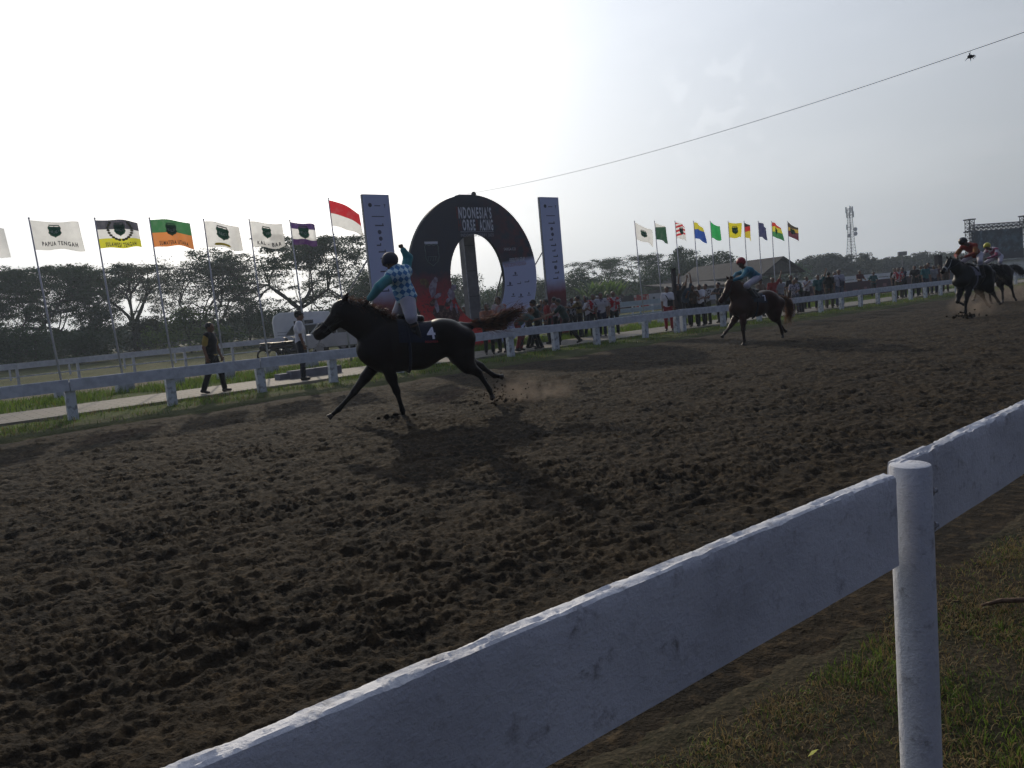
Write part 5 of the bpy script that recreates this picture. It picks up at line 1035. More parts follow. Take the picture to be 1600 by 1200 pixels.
def limbs(root, h, spread, nmain, levels, rs, flat_top, trunk_h, r0, lean=(0, 0), droop=0.0, forkup=.55):
    """tapered trunk and forking limbs; returns the tips"""
    mb = MB(); tips = []
    def grow(p, d, L_, r, lv):
        pts = [p]; q = np.array(p, float); dd = np.array(d, float); nseg = 4
        for k in range(nseg):
            dd = uvec(dd + rs.normal(0, .13, 3) + np.array([0, 0, -.05 if q[2] > flat_top * .85 else .03])); 
            if q[2] + dd[2] * L_ / nseg > flat_top: dd[2] *= .15; dd = uvec(dd)
            q = q + dd * L_ / nseg; pts.append(q.copy())
        mb.tube(pts, [r * (1 - .45 * k / nseg) for k in range(nseg + 1)], 6 if lv < 2 else 4, lv < 1)
        if lv >= levels: tips.append((q, dd)); return
        for k in range(rs.integers(2, 4) + (1 if lv == 0 else 0)):
            a = rs.uniform(0, 6.28); sd_ = uvec(np.cross(dd, [math.cos(a), math.sin(a), .3])); nd = uvec(dd * forkup + sd_ * rs.uniform(.5, .9) + np.array([0, 0, .10])); grow(q, nd, L_ * rs.uniform(.62, .85), r * .52, lv + 1)
        if lv >= 1: tips.append((lerp(pts[-2], q, .5), dd))
    tr = np.array([0, 0, 0.]); mbp = [np.array([0, 0, -.3]), np.array([lean[0] * .3, lean[1] * .3, trunk_h * .5]), np.array([lean[0], lean[1], trunk_h])]; mb.tube(mbp, [r0 * 1.35, r0, r0 * .85], 10)
    for k in range(nmain):
        a = 6.28 * k / nmain + rs.uniform(-.4, .4); d = uvec([math.cos(a) * spread, math.sin(a) * spread, rs.uniform(.5, 1.1)]); grow(mbp[-1], d, (h - trunk_h) * rs.uniform(.55, .8), r0 * .55, 0)
    mb.build('trunk', BARK, root, True); return tips
def umbrella_tree(px, py, dist, topy, width, label, seed, dens=1.0, mt=0, sparse=0, trunk=.24, per=46, group=None, levels=3):
    p = at_dist(px, py, dist); d = ray(px, topy); h = EYE + dist * d[2] / math.hypot(d[0], d[1]); rs = np.random.default_rng(seed); root = thing('rain_tree', label, 'tree', (p[0], p[1], 0), rs.uniform(0, 6), group)
    tips = limbs(root, h, width / h * 1.05, 5, levels, rs, h * .97, h * trunk, h * .035)
    C_ = []; r_ = []
    for q, dd in tips:
        if rs.uniform() < sparse: continue
        for k in range(3): C_.append(q + rs.normal(0, .45, 3) * [1, 1, .3] + [0, 0, .12]); r_.append(rs.uniform(.45, 1.0) * h / 9)
    leaves('crown', C_, np.array(r_), int(per * dens), .095 * h / 9, LF[mt], root, .34, seed); return root
def bushy_tree(px, dist, topy, width, label, seed, mt=1, py=None, per=42, name='leafy_tree', low=.25, n=60, group=None, lobes=5, size=.14):
    d0 = ray(px, 500 if py is None else py); d = ray(px, topy); h = EYE + dist * d[2] / math.hypot(d[0], d[1]); p = at_dist(px, topy, dist); rs = np.random.default_rng(seed); root = thing(name, label, 'tree', (p[0], p[1], 0), rs.uniform(0, 6), group)
    mb = MB(); mb.tube([(0, 0, -.3), (.1, 0, h * .3), (0, .1, h * .7)], [h * .03, h * .022, h * .008], 7); cs = []
    lb = [(rs.normal(0, width * .22), rs.normal(0, width * .22), h * rs.uniform(.45, .86), rs.uniform(.25, .42) * width) for _ in range(lobes)]; lb.append((0, 0, h * .86, width * .22))
    for k in range(lobes): mb.tube([(0, 0, h * .28), (lb[k][0] * .6, lb[k][1] * .6, lb[k][2] * .75), lb[k][:3]], [h * .014, h * .009, .02], 5)
    mb.build('trunk', BARK, root, True)
    for k in range(n):
        l_ = lb[rs.integers(len(lb))]; v_ = rs.normal(size=3); v_ /= np.linalg.norm(v_); q = np.array(l_[:3]) + v_ * l_[3] * rs.uniform(.4, 1.05) * [1, 1, .75]; q[2] = min(max(q[2], h * low), h * .98 - .1); cs.append(q)
    leaves('crown', cs, np.full(len(cs), width * .10 + .15), per, size * max(1, dist / 90), LF[mt], root, .8, seed + 1); return root
G1 = 'trees along the far side of the racecourse'
umbrella_tree(30, 560, 78, 428, 11, 'broad dark rain tree at the far left behind the PAPUA TENGAH flagpole', 3, 1.25, 0, group=G1, levels=4, per=52)
umbrella_tree(140, 556, 84, 438, 8, 'flat topped rain tree between the first two lettered flagpoles', 4, 1.0, 0, group=G1, levels=4, per=44, sparse=.05)
umbrella_tree(-130, 566, 80, 430, 10, 'dark rain tree just beyond the left edge of the frame', 14, 1.0, 0, group=G1, levels=3)
umbrella_tree(215, 552, 80, 418, 3.0, 'thin almost leafless tree behind the green and orange flag', 5, .25, 3, .55, .35, group=G1, levels=4, per=18)
umbrella_tree(330, 548, 74, 422, 7, 'spreading thinly leaved rain tree behind the fourth flagpole', 6, .55, 3, .25, .20, group=G1, levels=4, per=40)
umbrella_tree(475, 540, 72, 380, 10, 'tall umbrella shaped rain tree behind the KAL - BAR flag', 7, 1.1, 0, 0, .34, group=G1, levels=4, per=44)
umbrella_tree(975, 478, 105, 406, 9, 'flat umbrella tree right of the banners, behind the black hoarding', 9, 1.1, 0, group=G1, levels=4, per=36)
rs_ = np.random.default_rng(11)
def understory(px, dist, topy, w, lab, sd_, mt): bushy_tree(px, dist, topy, w, lab, sd_, mt, low=.04, n=90, per=60, name='undergrowth_bush', size=.10)
for k, (px, ty, dist, w, mt, lab) in enumerate([(-40, 512, 68, 9, 0, 'dark undergrowth at the left edge under the rain tree'), (50, 520, 70, 8, 1, 'dark green undergrowth below the broad rain tree'), (115, 525, 66, 5, 0, 'dense bush left of the second flagpole'), (160, 482, 72, 5, 0, 'tall dark thicket behind the yellow banded flag pole'), (225, 500, 74, 5, 3, 'shaded thicket under the leafless tree'), (292, 486, 70, 6, 2, 'sunlit green bush behind the orange flag pole'), (335, 515, 68, 5, 2, 'bright green bush left of the man in the dark vest'), (385, 476, 76, 6, 0, 'dark shrub mass behind the KAL - BAR pole'), (432, 500, 78, 5, 1, 'leafy thicket behind the white horse van'), (492, 490, 76, 5, 0, 'dark thicket above the man in the white shirt'), (560, 424, 74, 6.5, 1, 'rounded dense green tree beside the left sponsor banner'), (620, 470, 78, 6, 0, 'dark thicket hidden behind the left banner')]): understory(px, dist, ty, w, lab, 40 + k, mt)
for k, (px, ty, dist, w, mt, lab, nm) in enumerate([
    (715, 432, 85, 5.5, 0, 'leafy tree seen through the ring, left of the grey mast', 'leafy_tree'), (690, 455, 90, 5, 0, 'dark tree behind the left limb of the ring', 'leafy_tree'), (765, 452, 92, 5, 1, 'low tree seen through the ring, right of the grey mast', 'leafy_tree'), (800, 436, 90, 6, 1, 'tree mostly hidden behind the pale side of the ring', 'leafy_tree'), (850, 430, 88, 5, 0, 'tree rising between the ring and the right banner', 'leafy_tree'),
    (900, 424, 88, 6.5, 0, 'rounded dark tree just right of the right banner', 'leafy_tree'), (925, 436, 92, 5, 1, 'smaller tree beside the banana plants', 'leafy_tree'),
    (1020, 420, 96, 6.5, 1, 'green tree under the flat umbrella tree', 'leafy_tree'), (1055, 398, 100, 6.5, 0, 'dense tree behind the striped flag pole', 'leafy_tree'), (1060, 381, 104, 3.2, 0, 'tall ragged treetop standing above its neighbours', 'leafy_tree'), (1090, 402, 102, 5, 1, 'dense tree left of the pavilion roof', 'leafy_tree'), (1125, 392, 108, 6.0, 0, 'dark layered tree behind the pavilion roof', 'leafy_tree'),
    (1262, 402, 150, 6, 3, 'dull green tree right of the pavilion', 'leafy_tree'), (1285, 400, 155, 7, 3, 'tall dull tree behind the cheering man in teal', 'leafy_tree'), (1312, 402, 160, 7, 3, 'dull tree left of the lattice tower', 'leafy_tree'), (1335, 416, 165, 5, 3, 'low tree at the foot of the lattice tower', 'leafy_tree'), (1353, 399, 170, 3.2, 3, 'narrow columnar tree right of the lattice tower', 'leafy_tree'),
    (1380, 408, 175, 8, 3, 'hazy rounded tree right of the columnar tree', 'leafy_tree'), (1405, 404, 180, 8, 3, 'second hazy rounded tree along the skyline', 'leafy_tree'), (1435, 399, 185, 9, 3, 'tallest hazy tree mass right of centre skyline', 'leafy_tree'), (1462, 402, 190, 9, 3, 'hazy tree left of the big screen', 'leafy_tree'), (1490, 408, 200, 8, 3, 'hazy tree behind the black racehorse', 'leafy_tree'), (1540, 412, 210, 9, 3, 'low hazy tree behind the big screen', 'leafy_tree'), (1590, 410, 210, 9, 3, 'low hazy tree under the right edge of the screen', 'leafy_tree')]):
    bushy_tree(px, dist, ty, w, lab, 80 + k, mt, low=.06, n=80, per=60, size=.115)
# thin far tree lines that close the horizon
def treeline(name, pxs, dist, topy, label, mt, seed):
    rs = np.random.default_rng(seed); C_ = []; 
    for a in range(int((pxs[1] - pxs[0]) / 3)):
        px = rs.uniform(*pxs); d_ = dist * rs.uniform(.95, 1.1); e = np.interp(px, [0, 1600], [544, 407]); ty = e - (topy * rs.uniform(.25, 1.0) ** .8); q = at_dist(px, ty, d_); C_.append([q[0], q[1], q[2] - .5]); C_.append([q[0], q[1], max(.8, q[2] * rs.uniform(.2, .8))])
    C_ = np.array(C_); o = leaves(name, C_, np.full(len(C_), dist * .012), 46, .0035 * dist, LF[mt], None, .8, seed); tag(o, label, 'tree', kind='stuff')
treeline('far_wood', (-250, 700), 120, 15, 'dark far-off wood closing the horizon on the left', 0, 5)
treeline('far_wood', (650, 1260), 135, 20, 'green far-off wood behind the ring and the flags', 1, 6)
treeline('far_wood', (1240, 1900), 260, 14, 'pale hazy wood along the horizon on the right', 3, 7)
# banana plants
def banana(px, dist, h, label, seed):
    p = at_dist(px, 450, dist); rs = np.random.default_rng(seed); root = thing('banana_plant', label, 'plant', (p[0], p[1], 0), 0, 'banana plants right of the banners'); mb = MB(); mb.tube([(0, 0, 0), (.05, 0, h * .5)], [.14, .09], 7); mb.build('stem', pm('banana_stem', (.12, .14, .05), None, 4), root)
    V = []; Fc = []
    for k in range(9):
        a = rs.uniform(0, 6.28); el = rs.uniform(.9, 1.4); L_ = h * rs.uniform(.45, .65); pts = []
        for i in range(6):
            s = i / 5; r_ = L_ * s * math.cos(el) * (1 + .6 * s); z_ = h * .45 + L_ * s * math.sin(el) - .5 * L_ * s * s * rs.uniform(.3, .5); w = .22 * math.sin(math.pi * min(1, s * .9 + .08)); pts.append((math.cos(a) * r_, math.sin(a) * r_, z_, w))
        b0 = len(V)
        for x_, y_, z_, w in pts: V += [(x_ - math.sin(a) * w, y_ + math.cos(a) * w, z_ - w * .3), (x_, y_, z_), (x_ + math.sin(a) * w, y_ - math.cos(a) * w, z_ - w * .3)]
        for i in range(5): Fc += [(b0 + 3 * i, b0 + 3 * i + 1, b0 + 3 * i + 4, b0 + 3 * i + 3), (b0 + 3 * i + 1, b0 + 3 * i + 2, b0 + 3 * i + 5, b0 + 3 * i + 4)]
    link_mesh('leaf_fan', V, Fc, LF[2], root)
for k, (px, l_) in enumerate([(915, 'leftmost banana plant, in front of the rounded dark tree'), (927, 'second banana plant from the right banner'), (940, 'banana plant in the middle of the row'), (952, 'banana plant with broad pale leaves near the umbrella tree'), (966, 'rightmost banana plant, under the umbrella tree')]): banana(px, 74, 3.4 + .4 * (k % 2), l_, k)

# ------------------------------------------------------------------ pavilion, screen, tower, poles
ROOFM = pm('roof_tiles_grey', (.055, .046, .042), (.032, .028, .026), 1.5, .85, .6, 12)
pv = thing('pavilion', 'low open pavilion with a long dark tiled gable roof behind the flagpoles', 'building', at_dist(1217, 444, 84) * [1, 1, 0], R(-60))
def zpx(x, y, dist): d = ray(x, y); return EYE + dist * d[2] / math.hypot(d[0], d[1])
rz = zpx(1217, 403, 84); ez = zpx(1248, 424, 84) - .1
mb = MB(); w = 3.2; Lr = 12
def roofbox(mb, x0, x1, w, ez, rz, th=.12):
    for sg in (-1, 1):
        a = [(x0, sg * w, ez), (x1, sg * w, ez), (x1, 0, rz), (x0, 0, rz)]; up_ = (0, 0, th); V = a + [(x_, y_, z_ + th) for x_, y_, z_ in a]; mb.add(V, [(0, 1, 2, 3), (4, 5, 6, 7), (0, 1, 5, 4), (2, 3, 7, 6), (1, 2, 6, 5), (0, 3, 7, 4)])
roofbox(mb, -Lr, 0.8, w, ez, rz); roofbox(mb, -Lr - 4, -Lr + 1, w * .8, ez - .1, rz - .8); mb.build('roof', ROOFM, pv)
mb = MB(); mb.add([(0.2, -w * .86, ez + .2), (0.2, w * .86, ez + .2), (0.2, 0, rz - .12)], [(0, 1, 2)]); mb.add([(0.25, -w * .86, ez + .2), (0.25, w * .86, ez + .2), (0.25, 0, rz - .12)], [(0, 1, 2)]); mb.build('gable', pm('gable_boards', (.16, .14, .12), (.11, .10, .09), 3, .8), pv)
for x_ in (-10.5, -7, -3.5, 0):
    for y_ in (-2.7, 2.7): mb = MB(); mb.box((x_, y_, ez / 2), (.25, .25, ez)); mb.build('column', pm('column_grey', (.30, .29, .28), None, 3, .8), pv)
mb = MB(); mb.box((-7, 2.4, 1.0), (9, .12, 2.0)); mb.build('wall', pm('wall_pale', (.35, .36, .36), (.28, .28, .28), 2, .9), pv)
mb = MB(); mb.box((-5, 0, .1), (13, 7, .2)); mb.build('plinth', pm('wall_pale', (.35, .36, .36)), pv)
sh = thing('shed', 'low grey shed with a lean-to roof behind the flagpoles and pavilion', 'building', at_dist(1085, 452, 76) * [1, 1, 0], R(39) + R(8))
mb = MB(); mb.box((0, 0, .9), (11, 3, 1.8)); mb.build('wall', pm('shed_wall', (.16, .15, .14), (.11, .1, .1), 2, .9), sh); mb = MB(); mb.box((0, -.2, 2.0), (12, 4, .10), rx=R(8)); mb.build('roof', ROOFM, sh)
mb = MB()
for k in range(5): mb.box((-4.6 + 2.3 * k, -1.53, .95), (.5, .06, .9))
mb.build('window', pm('dark_glass', (.02, .02, .025), None, 3, .2), sh)

STEEL = pm('tower_steel', (.10, .10, .11), (.07, .07, .08), 2, .6, metal=.3)
def truss(mb, p0, p1, w, n, r=.03, taper=1.0, br=None):
    p0 = Vector(p0); p1 = Vector(p1); ax = (p1 - p0).normalized(); a = ax.orthogonal().normalized() if abs(ax.z) < .9 else Vector((1, 0, 0)); a = (a - ax * a.dot(ax)).normalized(); b_ = ax.cross(a); br = br or r * .6
    def c(k, s): ww = w * (1 + (taper - 1) * s) / 2; return p0 + (p1 - p0) * s + a * ww * (1, -1, -1, 1)[k] + b_ * ww * (1, 1, -1, -1)[k]
    for k in range(4): mb.tube([c(k, 0), c(k, 1)], r, 4, False)
    for i in range(n):
        s0, s1 = i / n, (i + 1) / n
        for k in range(4):
            k2 = (k + 1) % 4; mb.tube([c(k, s0), c(k2, s1)] if i % 2 else [c(k2, s0), c(k, s1)], br, 3, False); mb.tube([c(k, s1), c(k2, s1)], br, 3, False)
tp = at_dist(1332, 432, 330) * [1, 1, 0]; tz = zpx(1326, 322, 330); tw = thing('lattice_tower', 'tall thin steel lattice telecom tower with antennas on the skyline', 'tower', tp, .3)
mb = MB(); truss(mb, (0, 0, 0), (0, 0, tz * .52), 3.6, 12, .13, .5, .055); mb.build('lower_lattice', STEEL, tw); mb = MB(); truss(mb, (0, 0, tz * .52), (0, 0, tz * .97), 1.8, 14, .11, .62, .05); mb.build('upper_lattice', STEEL, tw)
for k, (zf, n_, ln) in enumerate(((.95, 3, 2.4), (.88, 3, 2.2), (.72, 2, 2.0))):
    for j in range(n_): a = 2.1 * j + k; mb = MB(); mb.box((1.3 * math.cos(a), 1.3 * math.sin(a), tz * zf), (.45, .35, ln), rz=a); mb.tube([(0, 0, tz * zf), (1.3 * math.cos(a), 1.3 * math.sin(a), tz * zf)], .08, 4); mb.build('antenna', pm('antenna_grey', (.3, .3, .31), None, 2), tw)
for zf, s_, a in ((.62, 1, .5), (.60, -1, 2.2), (.68, 1, 3)): mb = MB(); c_ = Vector((1.5 * s_, -.6, tz * zf)); mb.tube([c_, c_ + Vector((.0, -.5, 0))], [.75, .8], 12); mb.build('dish', pm('antenna_grey', (.3, .3, .31)), tw)
mb = MB(); mb.tube([(0, 0, tz * .96), (0, 0, tz * 1.01)], .08, 4); mb.build('lightning_rod', STEEL, tw)

sd0 = 98; sp0 = at_dist(1517, 420, sd0); sp1 = at_dist(1602, 414, sd0 + 6); sc = thing('video_screen', 'big outdoor video screen hung in a steel truss frame at the right edge', 'screen', sp0 * [1, 1, 0], math.atan2(sp1[1] - sp0[1], sp1[0] - sp0[0]))
Lw = float(np.linalg.norm((sp1 - sp0)[:2])); zt = zpx(1517, 343, sd0); zb = zpx(1517, 409, sd0); zc = zpx(1525, 361, sd0)
for x_ in (0, Lw):
    mb = MB(); truss(mb, (x_, 0, 0), (x_, 0, zt), .62, 16, .05, 1, .03); mb.build('tower', STEEL, sc)
    for z_ in (zt, zt - 1.3): mb = MB(); mb.box((x_, 0, z_), (.85, .85, .12)); mb.build('tower_plate', STEEL, sc)
mb = MB(); truss(mb, (0, 0, zc + .35), (Lw, 0, zc + .35), .5, 22, .045, 1, .03); mb.build('top_truss', STEEL, sc)
m, t, b, co, sp = newmat('screen_picture', .35, .4); n1 = noise(t, co, .9, 6, .7); n2 = noise(t, co, 3.5, 5, .6); cc = colmix(t, step(t, n1, .45, .62), (.012, .022, .028), (.05, .09, .12)); cc = colmix(t, step(t, n2, .6, .68), cc, (.13, .17, .24)); zz_ = step(t, sp.outputs[2], zb + .3, zb + 1.2); cc = colmix(t, zz_, (.02, .022, .03), cc)
t.links.new(cc, b.inputs['Base Color']); t.links.new(cc, b.inputs['Emission Color']); b.inputs['Emission Strength'].default_value = .12
mb = MB(); mb.box((Lw / 2, .05, (zc + zb) / 2), (Lw - .75, .3, zc - zb)); mb.build('display', m, sc)
mb = MB(); mb.box((Lw / 2, .6, .6), (Lw + 1, 2.2, 1.2)); mb.build('base', pm('dark_skirt', (.03, .03, .03), None, 2), sc)
def utility(px, topy, dist, label):
    p = at_dist(px, 430, dist); z = zpx(px, topy, dist); r_ = thing('utility_pole', label, 'pole', p * [1, 1, 0], .5, 'utility poles on the right skyline'); mb = MB(); mb.tube([(0, 0, 0), (0, 0, z)], [.16, .1], 6); mb.build('pole', STEEL, r_); mb = MB(); mb.box((0, 0, z - .5), (1.8, .12, .12)); mb.build('crossarm', STEEL, r_); return p + [0, 0, z - .4 - p[2]]
w0 = utility(1447, 391, 190, 'thin utility pole above the hazy trees, left of the big screen'); w1 = utility(1530, 385, 190, 'utility pole hidden behind the big screen')
for dz in (0, -.9, -1.6):
    mb = MB(); A2 = w0 + [0, 0, dz]; B2 = w1 + [0, 0, dz]; mb.tube([lerp(A2, B2, k / 10) - [0, 0, 1.2 * (k / 10) * (1 - k / 10)] for k in range(11)], .035, 4); o = mb.build('power_line', pm('cable_dark', (.05, .05, .055))); tag(o, 'thin power line left of the big screen, %s of three' % ('topmost' if dz == 0 else ('middle' if dz == -.9 else 'lowest')), 'wire')
fl = thing('floodlight_mast', 'short mast with a small floodlight above the hazy trees', 'lamp', at_dist(1411, 430, 160) * [1, 1, 0], 0); z = zpx(1411, 396, 160); mb = MB(); mb.tube([(0, 0, 0), (0, 0, z)], .12, 6); mb.build('pole', STEEL, fl); mb = MB(); mb.box((0, 0, z), (1.5, .5, .7)); mb.build('lamp_head', STEEL, fl)
# low stands / barriers at the far right
gs = thing('crowd_barrier', 'low dark barrier wall under the big screen', 'barrier', Wp(88, 34), TROT); mb = MB(); mb.box((20, 0, .5), (60, .3, 1.0)); mb.build('panel', pm('barrier_dark', (.06, .06, .07), (.1, .09, .1), .6), gs); mb = MB(); mb.box((20, 0, 1.1), (60, .12, .12)); mb.build('top_rail', WPAINT, gs)
bx = thing('broadcast_cabin', 'small white cabin beyond the fence near the big screen', 'cabin', at_dist(1592, 418, 80) * [1, 1, 0], TROT); mb = MB(); mb.box((0, 0, .8), (2.6, 2.4, 1.6)); mb.build('wall', pm('cabin_white', (.6, .61, .62), (.5, .5, .52), 2), bx); mb = MB(); mb.box((0, 0, 1.65), (2.9, 2.7, .1)); mb.build('roof', pm('cabin_roof', (.3, .3, .32), None, 2), bx); mb = MB(); mb.box((-.4, -1.22, .95), (.8, .05, .6)); mb.build('window', pm('dark_glass', (.02, .02, .025)), bx)

# ------------------------------------------------------------------ vehicles beyond the second fence
GLS = pm('car_glass', (.02, .025, .03), None, 3, .08, spec=.6); TYR = pm('tyre', (.015, .015, .015), None, 6, .9); CHR = pm('hub_metal', (.4, .4, .42), None, 6, .35, metal=.8)
def wheel(root, x, y, r=.32, w=.2):
    mb = MB(); n = 20; mb.tube([(x, y - w / 2, r), (x, y - w * .4, r), (x, y + w * .4, r), (x, y + w / 2, r)], [r * .92, r, r, r * .92], n); t_ = mb.build('wheel', TYR, root); mb = MB(); mb.tube([(x, y - w / 2 - .012, r), (x, y + w / 2 + .012, r)], r * .58, n); mb.build('hub', CHR, t_)
vp = at_dist(470, 545, 43); va = -math.atan2(vp[0], vp[1])
van = thing('horse_van', 'white boxy horse van with a rounded roof and a dark side window', 'van', vp * [1, 1, 0], va + .05)
def loft(prof, ys, mb):  # prof (x,z) closed, ys list of (y, inset)
    V = []; n = len(prof); cx = sum(p[0] for p in prof) / n; cz = sum(p[1] for p in prof) / n
    for y_, ins in ys: V += [(cx + (x_ - cx) * (1 - ins), y_, cz + (z_ - cz) * (1 - ins * 1.3)) for x_, z_ in prof]
    Fc = [(j * n + i, j * n + (i + 1) % n, (j + 1) * n + (i + 1) % n, (j + 1) * n + i) for j in range(len(ys) - 1) for i in range(n)] + [tuple(range(n)), tuple(reversed(range((len(ys) - 1) * n, len(ys) * n)))]; mb.add(V, Fc)
mb = MB(); loft([(-1.35, .55), (1.9, .55), (1.9, 2.05), (1.75, 2.3), (-1.0, 2.42), (-1.32, 2.25), (-1.42, 1.9)], [(-.95, .015), (-.92, 0), (.92, 0), (.95, .015)], mb); mb.build('body', pm('van_white', (.78, .80, .80), (.68, .70, .71), 2, .4, spec=.5), van)
mb = MB(); mb.box((-.02, -.955, 1.68), (.5, .03, .42)); mb.box((.56, -.955, 1.68), (.5, .03, .42)); mb.build('window', GLS, van)
mb = MB(); 
for zz in (.85, 1.0, 1.15, 1.3): mb.box((-.85, -.955, zz), (.75, .025, .03))
mb.build('vent_slats', pm('van_grey', (.3, .31, .32), None, 2), van)
for x_ in (-.7, 1.2):
    for y_ in (-.8, .8): wheel(van, x_, y_, .34)
mb = MB(); mb.box((-1.40, -.4, .75), (.06, .5, .12)); mb.build('tail_lamp', pm('lamp_red', (.3, .02, .02), None, 3, .3), van); van.scale = (.92, .92, .92)
def car(name, label, cat, px, dist, face, paint, s=1.0):
    p = at_dist(px, 540, dist); c = thing(name, label, cat, p * [1, 1, 0], face); mb = MB()
    loft([(-2.1, .35), (2.1, .35), (2.15, .62), (2.0, .86), (1.1, .98), (-1.9, 1.02), (-2.15, .8)], [(-.86, .06), (-.78, 0), (.78, 0), (.86, .06)], mb); mb.build('body', paint, c, False)
    mb = MB(); loft([(-1.75, 1.0), (1.05, .98), (.35, 1.47), (-1.3, 1.5)], [(-.76, .08), (-.66, 0), (.66, 0), (.76, .08)], mb); mb.build('glasshouse', GLS, c)
    mb = MB(); loft([(-1.4, 1.46), (.42, 1.44), (.25, 1.53), (-1.2, 1.56)], [(-.66, .05), (.66, .05)], mb); mb.build('roof', paint, c)
    mb = MB()
    for sg in (-1, 1): mb.tube([(-.45, sg * .74, 1.0), (-.45, sg * .70, 1.48)], .04, 4)
    mb.build('pillar', paint, c)
    for x_ in (-1.3, 1.35):
        for y_ in (-.76, .76): wheel(c, x_, y_, .31)
    for sg in (-1, 1): mb = MB(); mb.box((2.1, sg * .6, .7), (.1, .32, .14)); mb.build('headlight', pm('lamp_clear', (.6, .6, .6), None, 3, .1), c)
    return c
car('parked_car', 'pale silver car parked beside the horse van, glaring in the low sun', 'car', 505, 42, va - .35, pm('paint_silver', (.5, .52, .53), (.45, .46, .48), 2, .18, spec=.7))
car('parked_car', 'dark car with a sunlit white roof seen below the bay horse head', 'car', 545, 38, va - .1, pm('paint_white', (.6, .6, .6), None, 2, .18, spec=.7))
car('parked_car', 'white car mostly hidden behind the rump of the bay horse', 'car', 660, 42, va - .4, pm('paint_white', (.6, .6, .6)))
def scooter(px, dist, label, sd_):
    p = at_dist(px, 555, dist); c = thing('motor_scooter', label, 'scooter', p * [1, 1, 0], va + sd_, 'scooters parked along the second fence'); 
    for x_ in (-.62, .62): mb = MB(); n = 18; mb.tube([(x_ + .24 * math.cos(6.283 * k / n), 0, .27 + .24 * math.sin(6.283 * k / n)) for k in range(n + 1)], .045, 6, False); mb.build('wheel', TYR, c)
    q = SDF(); q.cone((-.65, 0, .62), (-.1, 0, .66), .11, .12, .05); q.cone((-.1, 0, .6), (.15, 0, .35), .10, .09, .05); q.cone((.15, 0, .33), (.4, 0, .42), .09, .10, .05); q.cone((.4, 0, .42), (.5, 0, .9), .10, .08, .04); V, Fc = q.mesh(.03); link_mesh('fairing', V, Fc, pm('scooter_dark', (.02, .02, .03), None, 3, .25), c, True)
    mb = MB(); mb.box((-.38, 0, .79), (.62, .24, .08)); mb.build('seat', LEATH, c); mb = MB(); mb.tube([(.42, -.3, 1.0), (.47, 0, .97), (.42, .3, 1.0)], .018, 6); mb.tube([(.47, 0, .95), (.62, 0, .3)], .03, 6); mb.build('handlebar', LEATH, c)
scooter(448, 36, 'dark scooter leaning by the fence left of the man in white', .4); scooter(462, 36.5, 'second dark scooter just behind the man in the white shirt', .9); scooter(433, 37, 'scooter at the left end of the parked row', .2)
# grey drainage blocks beside the path, wooden stick in the near grass
for k, (px, py, wd, lb) in enumerate([(500, 590, 1.5, 'long grey concrete kerb block lying on the grass behind the path'), (465, 594, .9, 'low dark stone slab at the path edge by the man in white')]):
    p = g(px, py); o = thing('concrete_block', lb, 'block', p, TROT); mb = MB(); mb.box((0, .3, .12), (wd, .35, .30 - .12 * k)); mb.build('slab', pm('grey_slab', (.22, .23, .26), (.15, .15, .17), 3, .9, .5, 15), o)
p = g(1565, 955); mb = MB(); q0 = np.array(p) + [0, 0, .035]; mb.tube([q0 + [-.085, .0, 0], q0 + [0, .01, .008], q0 + [.16, .0, .004], q0 + [.3, -.01, 0]], [.006, .011, .011, .008], 7); o = mb.build('wooden_stick', pm('stick_brown', (.16, .10, .06), (.08, .05, .03), 30, .8, .6, 80), None, True); tag(o, 'short brown stick lying in the near grass right of the white post', 'stick')
p = g(1270, 1196); mb = MB(); q0 = np.array(p) + [0, 0, .03]
mb.add([q0 + [-.015, 0, 0], q0 + [0, -.008, .012], q0 + [.022, .004, .02], q0 + [.005, .016, .008]], [(0, 1, 2, 3)]); o = mb.build('fallen_leaf', pm('leaf_yellow', (.45, .48, .03), None, 20, .6, trans=.4)); tag(o, 'tiny bright yellow green leaf in the grass at the bottom edge', 'leaf')
# ------------------------------------------------------------------ people along the far rail
GC = 'spectators along the far rail'
def U3(*a): return a
A_DOWN = (((.05, .12, -1), (.2, .02, -1)), ((-.05, -.12, -1), (.25, -.02, -1)))
A_FWD = (((.8, .15, -.6), (1, -.05, .15)), ((.8, -.15, -.6), (1, .05, .1)))
A_PHONE = (((.6, .25, -.6), (.7, -.35, .75)), ((.6, -.25, -.6), (.7, .35, .75)))
A_UP = (((.15, .25, 1), (.1, -.1, 1)), ((.15, -.2, 1), (.1, .1, 1)))
A_ONEUP = (((.3, .5, .9), (.1, .25, 1)), ((.1, -.15, -1), (.4, 0, -1)))
A_HIP = (((-.25, .45, -.9), (.35, -.5, -.3)), ((-.25, -.45, -.9), (.35, .5, -.3)))
A_REST = (((.5, .15, -.9), (.9, -.1, -.15)), ((.5, -.15, -.9), (.9, .1, -.15)))
L_ST = (((.03, .05, -1), (-.03, .02, -1)), ((.0, -.05, -1), (-.05, -.02, -1)))
L_WK = (((.35, 0, -1), (.12, 0, -1)), ((-.22, 0, -1), (-.42, 0, -1)))
L_LUNGE = (((.65, .05, -1), (.15, 0, -1)), ((-.45, -.05, -1), (-.65, 0, -.9)))
L_BEND = (((.35, .05, -1), (-.25, 0, -1)), ((.15, -.05, -1), (-.35, 0, -1)))
JEAN = clothm('jean', (.03, .04, .07)); TRK = clothm('trouser_black', (.012, .012, .015)); KHA = clothm('khaki', (.10, .085, .055)); OLV = clothm('olive', (.07, .075, .03)); GRYT = clothm('grey_trouser', (.10, .10, .11))
C = clothm
